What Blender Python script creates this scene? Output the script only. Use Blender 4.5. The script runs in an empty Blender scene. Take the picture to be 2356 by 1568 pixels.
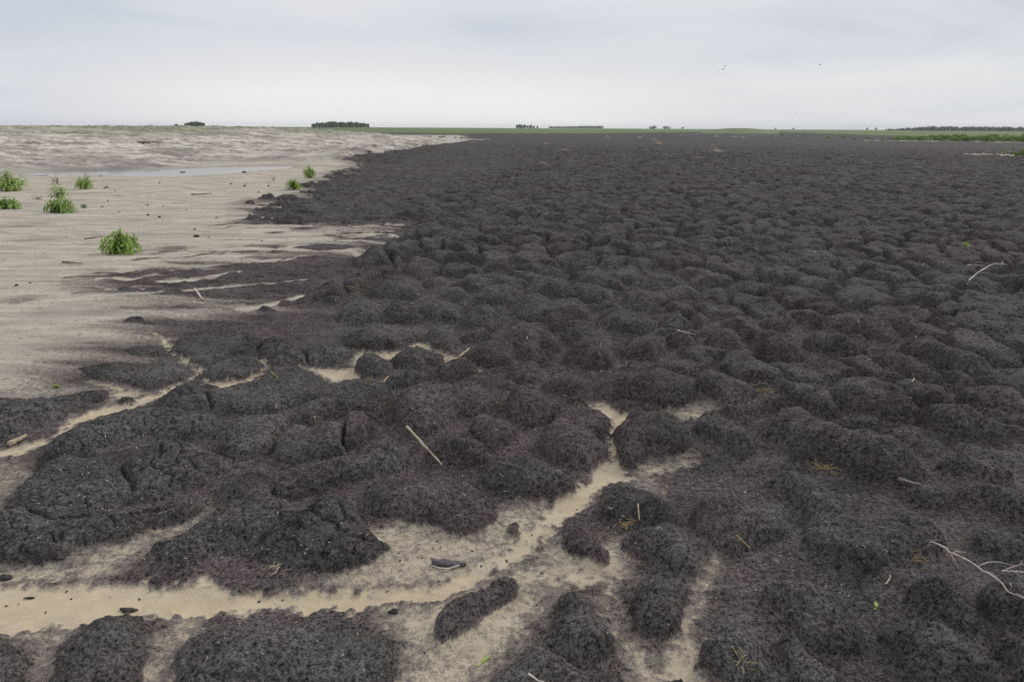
import bpy, math, random
import numpy as np
from mathutils import Matrix, Vector, Euler

# ------------------------------------------------------------------ camera, world, sun, exposure
scene = bpy.context.scene
C = scene.collection
F_D = 1571.0                 # focal length in photo-pixel units (photo taken as 2356 px wide)
EYE = 1.6
PITCH = math.atan(490.0 / F_D)
ROLL = math.radians(0.29)
cam_d = bpy.data.cameras.new("camera")
cam_d.sensor_width = 36.0
cam_d.lens = 36.0 * F_D / 2356.0
cam_d.clip_start = 0.05
cam_d.clip_end = 20000.0
cam = bpy.data.objects.new("camera", cam_d)
C.objects.link(cam)
CAM_R = Matrix.Rotation(math.pi / 2 - PITCH, 3, 'X') @ Matrix.Rotation(ROLL, 3, 'Z')
cam.matrix_world = Matrix.Translation((0, 0, EYE)) @ CAM_R.to_4x4()
scene.camera = cam

scene.view_settings.view_transform = 'Standard'
scene.view_settings.look = 'None'
scene.view_settings.gamma = 1.0
scene.view_settings.use_curve_mapping = False
scene.view_settings.exposure = 0.34
scene.cycles.use_denoising = False          # keep the grain of the soil

SUN_EL, SUN_AZ = math.radians(31), math.radians(40)     # azimuth from +Y towards +X
world = bpy.data.worlds.new("World")
scene.world = world
world.use_nodes = True
nt = world.node_tree
nt.nodes.clear()
def N(tree, typ, **kw):
    n = tree.nodes.new(typ)
    for k, v in kw.items():
        if k.startswith('i_'):
            key = k[2:]
            n.inputs[int(key) if key.isdigit() else key.replace('_', ' ')].default_value = v
        else:
            setattr(n, k, v)
    return n
def LK(tree, a, b): tree.links.new(a, b)
out = N(nt, 'ShaderNodeOutputWorld')
bg = N(nt, 'ShaderNodeBackground')
LK(nt, bg.outputs[0], out.inputs[0])
sky = N(nt, 'ShaderNodeTexSky')
sky.sky_type = 'NISHITA'
sky.sun_disc = False
sky.sun_elevation = SUN_EL
sky.sun_rotation = SUN_AZ
sky.air_density = 1.0; sky.dust_density = 3.0
tc = N(nt, 'ShaderNodeTexCoord')
nrm = N(nt, 'ShaderNodeVectorMath', operation='NORMALIZE'); LK(nt, tc.outputs['Generated'], nrm.inputs[0])
sep = N(nt, 'ShaderNodeSeparateXYZ'); LK(nt, nrm.outputs[0], sep.inputs[0])
def M(tree, op, a, b=None, clamp=False):
    n = N(tree, 'ShaderNodeMath', operation=op); n.use_clamp = clamp
    for i, v in enumerate((a, b)):
        if v is None: continue
        if isinstance(v, (int, float)): n.inputs[i].default_value = v
        else: LK(tree, v, n.inputs[i])
    return n.outputs[0]
zc = M(nt, 'MAXIMUM', sep.outputs[2], 0.0)
za = M(nt, 'ADD', zc, 0.10)
px = M(nt, 'DIVIDE', sep.outputs[0], za); py = M(nt, 'DIVIDE', sep.outputs[1], za)
cmb = N(nt, 'ShaderNodeCombineXYZ'); LK(nt, px, cmb.inputs[0]); LK(nt, py, cmb.inputs[1])
def cloudnoise(scale, detail, rough, dist, loc):
    mp = N(nt, 'ShaderNodeMapping'); mp.inputs['Location'].default_value = loc
    LK(nt, cmb.outputs[0], mp.inputs[0])
    n = N(nt, 'ShaderNodeTexNoise'); n.inputs['Scale'].default_value = scale
    n.inputs['Detail'].default_value = detail; n.inputs['Roughness'].default_value = rough
    n.inputs['Distortion'].default_value = dist
    LK(nt, mp.outputs[0], n.inputs['Vector'])
    return n.outputs['Fac']
n1 = cloudnoise(0.6, 5.0, 0.5, 0.7, (3.1, 1.7, 0.0))
n2 = cloudnoise(0.16, 2.0, 0.5, 0.2, (7.3, 4.4, 2.0))
nm = M(nt, 'ADD', M(nt, 'MULTIPLY', n1, 0.58), M(nt, 'MULTIPLY', n2, 0.62))
# thinner, brighter stretches of the overcast: low over the horizon left of straight ahead, and higher on the right
yp = M(nt, 'MAXIMUM', sep.outputs[1], 0.05)
ax = M(nt, 'DIVIDE', sep.outputs[0], yp)
def lobe(cx, cz, wx_, wz_):
    a = M(nt, 'DIVIDE', M(nt, 'SUBTRACT', ax, cx), wx_); b = M(nt, 'DIVIDE', M(nt, 'SUBTRACT', sep.outputs[2], cz), wz_)
    q = M(nt, 'SQRT', M(nt, 'ADD', M(nt, 'MULTIPLY', a, a), M(nt, 'MULTIPLY', b, b)))
    q = M(nt, 'ADD', q, M(nt, 'MULTIPLY', M(nt, 'SUBTRACT', n1, 0.5), 0.9))
    mr = N(nt, 'ShaderNodeMapRange', interpolation_type='SMOOTHSTEP')
    mr.inputs['From Min'].default_value = 1.15; mr.inputs['From Max'].default_value = 0.1
    LK(nt, q, mr.inputs['Value'])
    return mr.outputs[0]
l1 = lobe(-0.19, 0.022, 0.52, 0.092)
l2 = lobe(0.20, 0.185, 0.26, 0.10)
fac = M(nt, 'ADD', nm, M(nt, 'MULTIPLY', l1, 0.40))
fac = M(nt, 'ADD', fac, M(nt, 'MULTIPLY', l2, 0.17))
hz = N(nt, 'ShaderNodeMapRange', interpolation_type='SMOOTHSTEP'); hz.inputs[1].default_value = 0.09; hz.inputs[2].default_value = 0.0
LK(nt, zc, hz.inputs[0])
fac = M(nt, 'ADD', fac, M(nt, 'MULTIPLY', hz.outputs[0], 0.13))
eg = N(nt, 'ShaderNodeMapRange', interpolation_type='SMOOTHSTEP'); eg.inputs[1].default_value = 0.40; eg.inputs[2].default_value = 0.85
LK(nt, M(nt, 'ABSOLUTE', ax), eg.inputs[0])
fac = M(nt, 'SUBTRACT', fac, M(nt, 'MULTIPLY', eg.outputs[0], 0.12))  # lens vignette put into the sky colour: darker towards both sides
ramp = N(nt, 'ShaderNodeValToRGB')
el = ramp.color_ramp.elements
el[0].position = 0.40; el[0].color = (0.545, 0.59, 0.685, 1)
el[1].position = 1.0; el[1].color = (0.89, 0.89, 0.89, 1)
e = el.new(0.58); e.color = (0.69, 0.73, 0.775, 1)
e = el.new(0.76); e.color = (0.79, 0.785, 0.815, 1)
LK(nt, fac, ramp.inputs[0])
# overcast dome: brighter towards the zenith
gain = M(nt, 'ADD', 1.0, M(nt, 'MULTIPLY', M(nt, 'MAXIMUM', M(nt, 'SUBTRACT', zc, 0.25), 0.0), 0.8))
vs = N(nt, 'ShaderNodeVectorMath', operation='SCALE'); LK(nt, ramp.outputs[0], vs.inputs[0]); LK(nt, gain, vs.inputs['Scale'])
sk = N(nt, 'ShaderNodeVectorMath', operation='SCALE'); LK(nt, sky.outputs[0], sk.inputs[0]); sk.inputs['Scale'].default_value = 0.07
mixw = N(nt, 'ShaderNodeMix', data_type='RGBA'); mixw.inputs[0].default_value = 0.95
LK(nt, sk.outputs[0], mixw.inputs[6]); LK(nt, vs.outputs[0], mixw.inputs[7])
LK(nt, mixw.outputs[2], bg.inputs[0]); bg.inputs[1].default_value = 0.80

sun_d = bpy.data.lights.new("sun", 'SUN'); sun_d.energy = 1.5; sun_d.angle = math.radians(12); sun_d.color = (1.0, 0.97, 0.93)
sun = bpy.data.objects.new("sun", sun_d); C.objects.link(sun)
sdir = Vector((math.sin(SUN_AZ) * math.cos(SUN_EL), math.cos(SUN_AZ) * math.cos(SUN_EL), math.sin(SUN_EL)))
sun.rotation_euler = sdir.to_track_quat('Z', 'Y').to_euler()

# ------------------------------------------------------------------ reading the photograph: pixel -> ground
def ray(dx, dy):
    return CAM_R @ Vector(((dx - 1178.0) / F_D, -(dy - 784.0) / F_D, -1.0))
def unproj(dx, dy, z=0.0):
    v = ray(dx, dy)
    if v.z > -0.0008: v.z = -0.0008
    t = (z - EYE) / v.z
    return (v.x * t, v.y * t)
def poly_w(pts, z=0.0): return np.array([unproj(x, y, z) for x, y in pts], dtype=np.float64)
CROP = {'L1': (0, 1000), 'M1': (1366, 1000), 'R1': (2730, 1000), 'L2': (0, 1826), 'M2': (1366, 1826), 'R2': (2730, 1826)}
def crop_d(c, x, y):
    ox, oy = CROP[c]; s = 1366.0 / 2356.0; k = 2356.0 / 4096.0
    return ((ox + x * s) * k, (oy + y * s) * k)
def hor_az(dx):
    """azimuth of photo column dx at the horizon, and the horizon row"""
    lo, hi = 200.0, 400.0
    for _ in range(40):
        m = 0.5 * (lo + hi)
        if ray(dx, m).z > 0: lo = m
        else: hi = m
    v = ray(dx, lo)
    return math.atan2(v.x, v.y), lo
def elev(dx, dy):
    v = ray(dx, dy); return v.z / math.hypot(v.x, v.y)
# ------------------------------------------------------------------ numpy noise
f4 = np.float32
def hsh(ix, iy, s):
    n = ix.astype(np.uint32) * np.uint32(374761393) + iy.astype(np.uint32) * np.uint32(668265263) + np.uint32((s * 974711 + 12345) & 0xffffffff)
    n = (n ^ (n >> np.uint32(13))) * np.uint32(1274126177)
    n = (n ^ (n >> np.uint32(16))) * np.uint32(2246822519)
    n ^= n >> np.uint32(15)
    return n.astype(f4) * f4(1.0 / 4294967296.0)
def vnoise(x, y, s=0):
    fx = np.floor(x); fy = np.floor(y)
    ix = fx.astype(np.int32); iy = fy.astype(np.int32)
    u = (x - fx).astype(f4); v = (y - fy).astype(f4)
    u = u * u * u * (u * (u * 6 - 15) + 10); v = v * v * v * (v * (v * 6 - 15) + 10)
    a = hsh(ix, iy, s); b = hsh(ix + 1, iy, s); c = hsh(ix, iy + 1, s); d = hsh(ix + 1, iy + 1, s)
    return (a + (b - a) * u) * (1 - v) + (c + (d - c) * u) * v      # 0..1
def fbm(x, y, octv=4, s=0, gain=0.5):
    t = 0; a = 1.0; n = 0
    cs, sn = f4(0.8), f4(0.6)
    for o in range(octv):
        t = t + a * vnoise(x, y, s + o * 17); n += a; a *= gain
        x, y = (x * cs - y * sn) * f4(2.03) + f4(3.7), (x * sn + y * cs) * f4(2.03) + f4(1.3)
    return t / n - f4(0.5)                                          # about -0.5..0.5
def worley(x, y, s=0, jit=0.9):
    fx = np.floor(x); fy = np.floor(y); ix = fx.astype(np.int32); iy = fy.astype(np.int32)
    u = (x - fx).astype(f4); v = (y - fy).astype(f4)
    F1 = np.full(x.shape, 9, f4); F2 = np.full(x.shape, 9, f4); cid = np.zeros(x.shape, f4)
    for j in (-1, 0, 1):
        for i in (-1, 0, 1):
            dx = i + 0.5 + (hsh(ix + i, iy + j, s) - f4(0.5)) * f4(jit) - u
            dy = j + 0.5 + (hsh(ix + i, iy + j, s + 101) - f4(0.5)) * f4(jit) - v
            d = np.sqrt(dx * dx + dy * dy)
            k = hsh(ix + i, iy + j, s + 202)
            m = d < F1
            F2 = np.where(m, F1, np.minimum(F2, d)); cid = np.where(m, k, cid); F1 = np.where(m, d, F1)
    return F1, F2, cid
def sstep(a, b, x):
    t = np.clip((x - a) / (b - a), 0, 1); return t * t * (3 - 2 * t)
def poly_sd(P, x, y):
    """signed distance (positive inside) from points to polygon P"""
    n = len(P); d2 = np.full(x.shape, 1e12, f4); ins = np.zeros(x.shape, bool)
    for i in range(n):
        ax, ay = P[i]; bx, by = P[(i + 1) % n]
        ex, ey = bx - ax, by - ay
        L = ex * ex + ey * ey + 1e-12
        t = np.clip(((x - ax) * ex + (y - ay) * ey) / L, 0, 1)
        qx = x - ax - t * ex; qy = y - ay - t * ey
        d2 = np.minimum(d2, qx * qx + qy * qy)
        if ay != by:
            c = ((ay > y) != (by > y)) & (x < (bx - ax) * (y - ay) / (by - ay) + ax)
            ins ^= c
    d = np.sqrt(d2)
    return np.where(ins, d, -d).astype(f4)
def line_d(P, x, y):
    d2 = np.full(x.shape, 1e12, f4); tt = np.zeros(x.shape, f4); n = len(P) - 1
    for i in range(n):
        ax, ay = P[i]; bx, by = P[i + 1]; ex, ey = bx - ax, by - ay
        L = ex * ex + ey * ey + 1e-12
        t = np.clip(((x - ax) * ex + (y - ay) * ey) / L, 0, 1)
        q = (x - ax - t * ex) ** 2 + (y - ay - t * ey) ** 2
        m = q < d2
        d2 = np.where(m, q, d2); tt = np.where(m, (i + t) / n, tt)
    return np.sqrt(d2), tt

# ------------------------------------------------------------------ outlines read off the photograph
MOUNDS = [  # (crop, height in m, edge width in m, outline)
('L1',.045,.10,[(1190,700),(1240,630),(1330,600),(1560,600),(1700,570),(1790,600),(1790,660),(1700,710),(1600,740),(1480,790),(1400,815),(1320,800),(1310,750),(1230,730)]),
('L1',.03,.10,[(860,720),(930,690),(1050,665),(1110,665),(1160,690),(1140,745),(1060,755),(920,760)]),
('L1',.04,.12,[(540,830),(760,800),(900,810),(1130,755),(1230,780),(1250,820),(1310,850),(1250,890),(1130,940),(1000,980),(900,920),(780,900),(600,870)]),
('L1',.045,.08,[(1355,880),(1450,820),(1600,750),(1720,740),(1790,790),(1780,850),(1680,900),(1530,930),(1440,890)]),
('L1',.03,.05,[(780,1040),(800,1010),(870,1005),(940,1030),(880,1060),(800,1065)]),
('L1',.04,.12,[(-200,1040),(0,1010),(100,1030),(360,1020),(580,970),(740,960),(700,1010),(560,1070),(440,1150),(300,1210),(100,1310),(30,1310),(-40,1240)]),
('L1',.055,.12,[(1110,1030),(1330,905),(1430,960),(1440,1090),(1370,1120),(1200,1115),(1080,1065)]),
('L1',.06,.12,[(530,1200),(760,1140),(1000,1080),(1100,1070),(1230,1125),(1370,1130),(1500,1180),(1470,1240),(1320,1290),(1140,1310),(1080,1290),(1040,1240),(800,1290),(600,1400),(500,1550),(300,1560),(270,1450),(380,1310)]),
('L1',.055,.11,[(1450,1000),(1560,960),(1700,930),(1900,850),(2100,830),(2190,880),(2220,980),(2180,1050),(1950,1090),(1900,1110),(1700,1140),(1560,1150),(1450,1080)]),
('L1',.06,.09,[(1790,640),(1900,610),(2000,610),(2100,700),(2120,790),(2030,800),(1900,820),(1880,780),(1870,740),(1790,730)]),
('L1',.06,.09,[(2100,690),(2250,660),(2390,665),(2450,700),(2400,770),(2300,810),(2130,770)]),
('L1',.065,.10,[(1510,1240),(1650,1160),(1930,1110),(2000,1150),(1960,1210),(1890,1250),(1840,1380),(1760,1420),(1610,1430),(1520,1350)]),
('M1',.07,.10,[(-330,1120),(-250,1070),(-100,1040),(0,900),(130,905),(340,960),(330,1050),(290,1110),(210,1170),(170,1140),(30,1130),(-100,1170),(-160,1230),(-250,1200),(-320,1150)]),
('L1',.07,.10,[(1900,1300),(2010,1210),(2150,1250),(2250,1210),(2356,1170),(2420,1250),(2356,1380),(2260,1430),(2150,1450),(2000,1480),(1890,1440),(1870,1380)]),
('L2',.07,.12,[(820,50),(1000,-60),(1180,-115),(1330,-115),(1480,-65),(1600,20),(1540,80),(1410,110),(1400,170),(1200,240),(1020,330),(860,360),(960,250),(930,160),(800,100)]),
('L2',.05,.14,[(260,30),(380,-80),(700,0),(790,60),(900,180),(900,300),(780,340),(620,420),(450,480),(200,400),(60,300),(200,170)]),
('L2',.06,.12,[(-100,400),(0,390),(160,330),(400,440),(600,420),(850,370),(1030,340),(1230,300),(1390,270),(1330,350),(1290,410),(1130,450),(900,530),(700,570),(520,610),(470,680),(440,730),(200,750),(60,720),(-100,690)]),
('L2',.075,.12,[(1010,640),(1200,560),(1400,440),(1500,300),(1450,200),(1600,120),(1750,10),(1850,60),(1870,290),(1990,360),(2190,280),(2300,250),(2440,330),(2560,500),(2640,600),(2500,720),(2356,780),(2200,820),(2050,770),(1800,720),(1650,650),(1450,640),(1280,750),(1100,740)]),
('L2',.075,.10,[(1880,280),(1930,180),(2060,70),(2240,50),(2480,-25),(2600,-135),(2700,-145),(2820,-55),(2830,25),(2750,85),(2600,125),(2400,150),(2280,220),(2150,270),(1950,350),(1890,330)]),
('L2',.05,.11,[(330,1380),(430,1250),(560,1160),(720,1090),(830,1075),(900,1130),(960,1250),(1020,1400),(1010,1552),(960,1700),(300,1700)]),
('L2',.06,.13,[(1220,1400),(1330,1270),(1520,1170),(1800,1120),(2100,1080),(2330,1100),(2420,1200),(2700,1250),(2780,1400),(2700,1600),(2500,1750),(1220,1750)]),
('L2',.04,.10,[(-200,1210),(0,1250),(60,1330),(110,1420),(100,1600),(-200,1650)]),
('M1',.085,.10,[(190,330),(250,230),(330,190),(420,180),(540,210),(590,290),(540,340),(440,350),(300,350),(220,340)]),
('M1',.08,.10,[(420,130),(480,70),(600,60),(700,100),(680,170),(560,210),(450,190)]),
('M1',.08,.10,[(680,120),(760,85),(870,110),(1000,170),(930,190),(760,200),(680,180)]),
('M1',.06,.09,[(560,235),(640,195),(720,200),(740,250),(640,270),(580,265)]),
('M1',.075,.10,[(650,300),(760,270),(850,280),(870,350),(780,370),(680,340)]),
('M1',.09,.10,[(760,250),(880,190),(1050,180),(1220,200),(1290,250),(1200,290),(1080,265),(940,300),(860,295)]),
('M1',.095,.11,[(890,340),(960,270),(1120,265),(1230,300),(1270,340),(1180,395),(1060,405),(930,380)]),
('M1',.08,.10,[(970,130),(1060,100),(1170,130),(1190,175),(1080,185)]),
('M1',.08,.10,[(1200,140),(1280,100),(1480,130),(1540,180),(1440,200),(1300,180)]),
('M1',.095,.11,[(1260,280),(1380,205),(1580,230),(1600,280),(1720,270),(1880,330),(1850,390),(1740,400),(1580,360),(1420,330)]),
('M1',.10,.12,[(1180,410),(1240,345),(1380,335),(1500,375),(1660,380),(1710,430),(1690,490),(1500,530),(1330,520),(1200,480)]),
('M1',.10,.11,[(830,480),(900,415),(1000,395),(1090,425),(1130,500),(1090,560),(1040,595),(900,545)]),
('M1',.085,.10,[(540,420),(630,350),(740,370),(780,400),(870,355),(910,390),(830,460),(820,520),(720,500),(600,480)]),
('M1',.075,.09,[(320,390),(370,345),(480,360),(520,400),(510,450),(420,470),(330,420)]),
('M1',.075,.11,[(-20,470),(10,350),(80,310),(150,340),(270,360),(300,400),(230,490),(130,520),(20,510)]),
('M1',.07,.08,[(240,490),(330,430),(420,450),(500,455),(590,490),(520,515),(440,505),(330,500)]),
('M1',.085,.11,[(30,600),(130,525),(250,505),(420,515),(520,565),(540,610),(430,650),(350,700),(250,720),(150,700),(40,670)]),
('M1',.08,.10,[(570,570),(640,510),(780,545),(830,585),(820,640),(760,720),(680,700),(600,650)]),
('M1',.075,.08,[(830,620),(900,570),(1010,560),(1040,600),(960,640),(880,655)]),
('M1',.085,.10,[(880,710),(930,650),(1060,620),(1170,645),(1200,720),(1160,790),(1000,820),(920,780)]),
('M1',.10,.12,[(1100,590),(1180,515),(1280,500),(1440,550),(1520,640),(1500,690),(1400,650),(1330,760),(1240,750),(1220,650),(1140,630)]),
('M1',.105,.12,[(1500,560),(1560,525),(1700,515),(1870,560),(1940,660),(1890,720),(1890,810),(1800,850),(1650,830),(1540,790),(1550,690),(1620,610)]),
('M1',.10,.11,[(1760,510),(1820,410),(1900,390),(2000,450),(2130,480),(2180,540),(2090,590),(1900,570)]),
('M1',.09,.11,[(1940,700),(2000,600),(2120,575),(2230,620),(2260,700),(2200,790),(2080,770),(1960,740)]),
('M1',.075,.09,[(1990,410),(2060,370),(2170,390),(2210,430),(2120,455)]),
('M1',.085,.10,[(1590,185),(1690,125),(1800,135),(1830,200),(1940,230),(1930,300),(1800,280),(1650,225)]),
('M1',.085,.10,[(1850,165),(1960,110),(2080,170),(2060,260),(1955,250)]),
('M1',.085,.10,[(1940,310),(2060,280),(2356,300),(2440,330),(2356,370),(2200,400),(2050,360),(1960,390)]),
('M1',.08,.10,[(2190,490),(2260,435),(2356,450),(2400,560),(2250,560),(2190,525)]),
('M1',.08,.09,[(2240,630),(2300,575),(2356,585),(2440,610),(2430,680),(2320,690)]),
('M1',.075,.09,[(110,800),(160,750),(270,735),(370,765),(380,820),(320,870),(220,890),(130,870)]),
('M1',.08,.09,[(370,750),(430,675),(560,670),(700,720),(700,760),(600,800),(550,850),(510,820),(400,790)]),
('M1',.08,.09,[(600,840),(760,760),(870,755),(930,810),(900,870),(790,910),(720,950),(600,880)]),
('M1',.07,.08,[(330,890),(420,840),(520,835),(560,880),(440,940),(350,970)]),
('M1',.095,.12,[(350,1090),(400,990),(560,910),(700,950),(830,890),(990,865),(1060,930),(1090,1000),(1100,1080),(980,1130),(830,1130),(740,1200),(560,1290),(440,1230),(360,1170)]),
('M1',.095,.11,[(1160,1010),(1230,945),(1370,955),(1470,1000),(1490,1080),(1430,1200),(1340,1240),(1230,1220),(1150,1150)]),
('M1',.085,.09,[(1370,940),(1450,860),(1560,835),(1640,870),(1680,960),(1600,1020),(1500,1010),(1430,970)]),
('M1',.07,.09,[(1140,835),(1250,795),(1370,795),(1400,850),(1360,925),(1240,930),(1150,905)]),
('M1',.08,.09,[(910,1190),(1040,1135),(1090,1195),(1220,1220),(1240,1250),(1180,1330),(1080,1370),(990,1300),(920,1250)]),
('M1',.085,.10,[(620,1390),(690,1320),(830,1285),(980,1305),(1030,1390),(1020,1440),(900,1500),(780,1480),(640,1440)]),
('M1',.09,.10,[(1440,1140),(1500,1085),(1600,1025),(1720,1085),(1830,1160),(1840,1210),(1780,1310),(1850,1390),(1840,1450),(1750,1530),(1620,1530),(1490,1450),(1430,1350),(1380,1290),(1380,1260),(1460,1220)]),
('M1',.085,.11,[(1910,1140),(1970,1085),(2140,1095),(2270,1115),(2356,1180),(2400,1300),(2340,1370),(2200,1390),(2110,1400),(2100,1440),(2000,1500),(1930,1480),(1880,1340),(1890,1240),(1950,1200)]),
('M1',.09,.11,[(1760,1020),(1790,905),(1900,825),(2000,785),(2200,835),(2356,885),(2440,940),(2450,1010),(2330,1080),(2200,1090),(2100,1060),(1900,1030),(1790,1060)]),
('M1',.08,.09,[(-40,1330),(0,1170),(80,1135),(170,1155),(230,1200),(180,1260),(200,1300),(120,1370),(0,1390)]),
('M2',.09,.11,[(160,230),(200,150),(300,115),(480,115),(530,85),(700,115),(850,185),(950,235),(1040,330),(1050,430),(980,500),(830,560),(730,530),(640,460),(400,440),(250,400),(160,330)]),
('M2',.095,.12,[(940,160),(1000,50),(1130,-25),(1280,-15),(1400,0),(1530,85),(1600,180),(1570,240),(1450,290),(1280,330),(1180,290),(1100,240),(1000,225)]),
('M2',.016,.06,[(1110,510),(1130,470),(1165,460),(1205,490),(1215,540),(1185,578),(1145,578),(1112,550)]),
('M2',.08,.10,[(1730,350),(1790,215),(1880,155),(2000,175),(2150,290),(2270,370),(2330,480),(2200,500),(2000,470),(1900,440),(1800,415)]),
('M2',.08,.11,[(1940,550),(2050,480),(2250,460),(2356,485),(2430,560),(2480,700),(2480,850),(2356,825),(2200,785),(2060,690),(1960,630)]),
('M2',.055,.07,[(1510,530),(1560,495),(1700,515),(1810,620),(1870,685),(1850,750),(1780,780),(1680,720),(1560,710),(1490,650)]),
('M2',.05,.08,[(640,1095),(760,1000),(860,945),(1000,905),(1070,825),(1180,825),(1220,905),(1200,980),(1080,1080),(950,1190),(850,1240),(740,1280),(650,1230)]),
('M2',.075,.10,[(1450,1130),(1490,1005),(1520,915),(1620,915),(1700,975),(1770,1080),(1830,1180),(1850,1300),(1780,1400),(1640,1440),(1520,1380),(1450,1280)]),
('M2',.07,.09,[(2010,1000),(2060,865),(2170,835),(2330,835),(2380,900),(2350,1050),(2290,1170),(2200,1240),(2060,1210),(2000,1110)]),
('M2',.05,.12,[(1030,1552),(1200,1410),(1330,1310),(1420,1310),(1600,1450),(1780,1500),(1900,1560),(1850,1700),(1000,1750)]),
('M2',.05,.08,[(2140,1510),(2250,1465),(2356,1485),(2420,1600),(2400,1700),(2130,1700)]),
('R1',.085,.10,[(100,1155),(210,1105),(350,1155),(470,1230),(540,1330),(500,1400),(420,1450),(330,1400),(280,1290),(160,1260),(90,1215)]),
('R1',.10,.13,[(550,1190),(700,1095),(800,1085),(920,1165),(980,1230),(1200,1245),(1500,1350),(1620,1430),(1670,1540),(1600,1600),(1350,1600),(1150,1540),(1000,1440),(850,1450),(780,1400),(700,1290),(570,1240)]),
('R1',.085,.10,[(100,865),(230,845),(330,905),(500,970),(530,1010),(440,1050),(380,1090),(300,1060),(210,1000),(100,920)]),
('R1',.09,.10,[(650,985),(730,905),(860,925),(1000,1010),(1050,1100),(1020,1170),(900,1140),(780,1070)]),
('R1',.10,.13,[(1000,985),(1100,905),(1350,875),(1480,1000),(1600,1100),(1550,1200),(1400,1180),(1200,1130),(1050,1060)]),
('R1',.09,.11,[(1450,885),(1600,905),(1760,1010),(1850,1080),(1830,1130),(1650,1100),(1530,1010)]),
('R1',.10,.12,[(490,700),(600,610),(750,595),(830,680),(850,760),(720,800),(600,790),(500,745)]),
('R1',.09,.11,[(830,645),(950,555),(1100,575),(1220,650),(1250,720),(1200,760),(1050,720),(900,690)]),
('R1',.09,.11,[(1160,505),(1280,485),(1440,530),(1500,610),(1440,660),(1300,610),(1200,560)]),
('R1',.09,.10,[(160,630),(280,545),(390,605),(390,680),(300,710),(200,685)]),
('R1',.08,.09,[(550,485),(650,455),(770,490),(800,530),(760,570),(620,570)]),
('R1',.08,.09,[(280,485),(400,455),(520,510),(550,560),(470,600),(350,580)]),
('R1',.09,.10,[(830,435),(960,355),(1090,400),(1110,440),(1000,470)]),
('R1',.10,.12,[(1480,655),(1650,615),(1850,680),(2050,780),(2150,850),(2100,900),(1850,850),(1650,750)]),
('R1',.085,.10,[(1380,755),(1500,745),(1700,850),(1780,940),(1720,950),(1500,850)]),
('R1',.09,.11,[(1880,985),(2050,935),(2250,1000),(2356,1100),(2356,1180),(2150,1110),(1950,1070)]),
('R1',.09,.11,[(1560,1105),(1800,1115),(2000,1180),(2200,1270),(2280,1350),(2150,1370),(1900,1270),(1700,1190)]),
('R2',.085,.10,[(70,320),(200,295),(350,325),(550,315),(680,335),(750,430),(780,560),(700,620),(560,600),(500,650),(440,710),(340,710),(250,640),(120,490)]),
('R2',.10,.12,[(560,135),(740,95),(900,130),(1030,220),(1130,310),(1160,420),(1250,480),(1400,395),(1550,375),(1700,440),(1780,560),(1700,640),(1560,680),(1460,780),(1370,880),(1270,870),(1100,790),(950,680),(880,580),(860,400),(750,250)]),
('R2',.085,.10,[(570,905),(650,835),(780,815),(950,870),(1100,960),(1190,1100),(1250,1280),(1200,1390),(1050,1390),(900,1330),(820,1250),(750,1140),(600,970)]),
('R2',.075,.10,[(80,1295),(200,1195),(350,1135),(480,1150),(560,1250),(600,1400),(620,1600),(350,1640),(280,1480),(150,1360)]),
('R2',.09,.11,[(1370,1155),(1500,1085),(1680,1090),(1830,1130),(1950,1260),(2100,1400),(2250,1552),(2300,1700),(1850,1700),(1600,1480),(1480,1310)]),
('R2',.08,.09,[(1600,905),(1700,855),(1840,920),(1950,1050),(2050,1180),(2060,1240),(1950,1240),(1830,1110),(1700,1010)]),
('R2',.09,.11,[(1830,215),(1950,205),(2120,220),(2300,310),(2420,400),(2400,480),(2200,400),(1950,285)]),
('R2',.07,.09,[(1500,235),(1620,195),(1800,280),(1890,350),(1830,400),(1650,335)]),
('R2',.08,.10,[(1770,40),(1900,5),(2100,0),(2300,100),(2310,190),(2200,210),(2000,150)]),
('R2',.08,.10,[(1880,510),(2050,475),(2300,560),(2450,700),(2400,800),(2200,700),(2000,605)]),
('R2',.085,.10,[(2060,905),(2200,865),(2356,960),(2500,1150),(2400,1220),(2200,1130),(2100,1030)]),
('R2',.07,.10,[(660,1250),(760,1230),(900,1400),(1050,1480),(1150,1620),(1050,1720),(800,1650),(720,1450)]),
('R2',.07,.10,[(2150,1260),(2300,1270),(2450,1420),(2600,1650),(2450,1700),(2300,1480)]),
]
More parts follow.
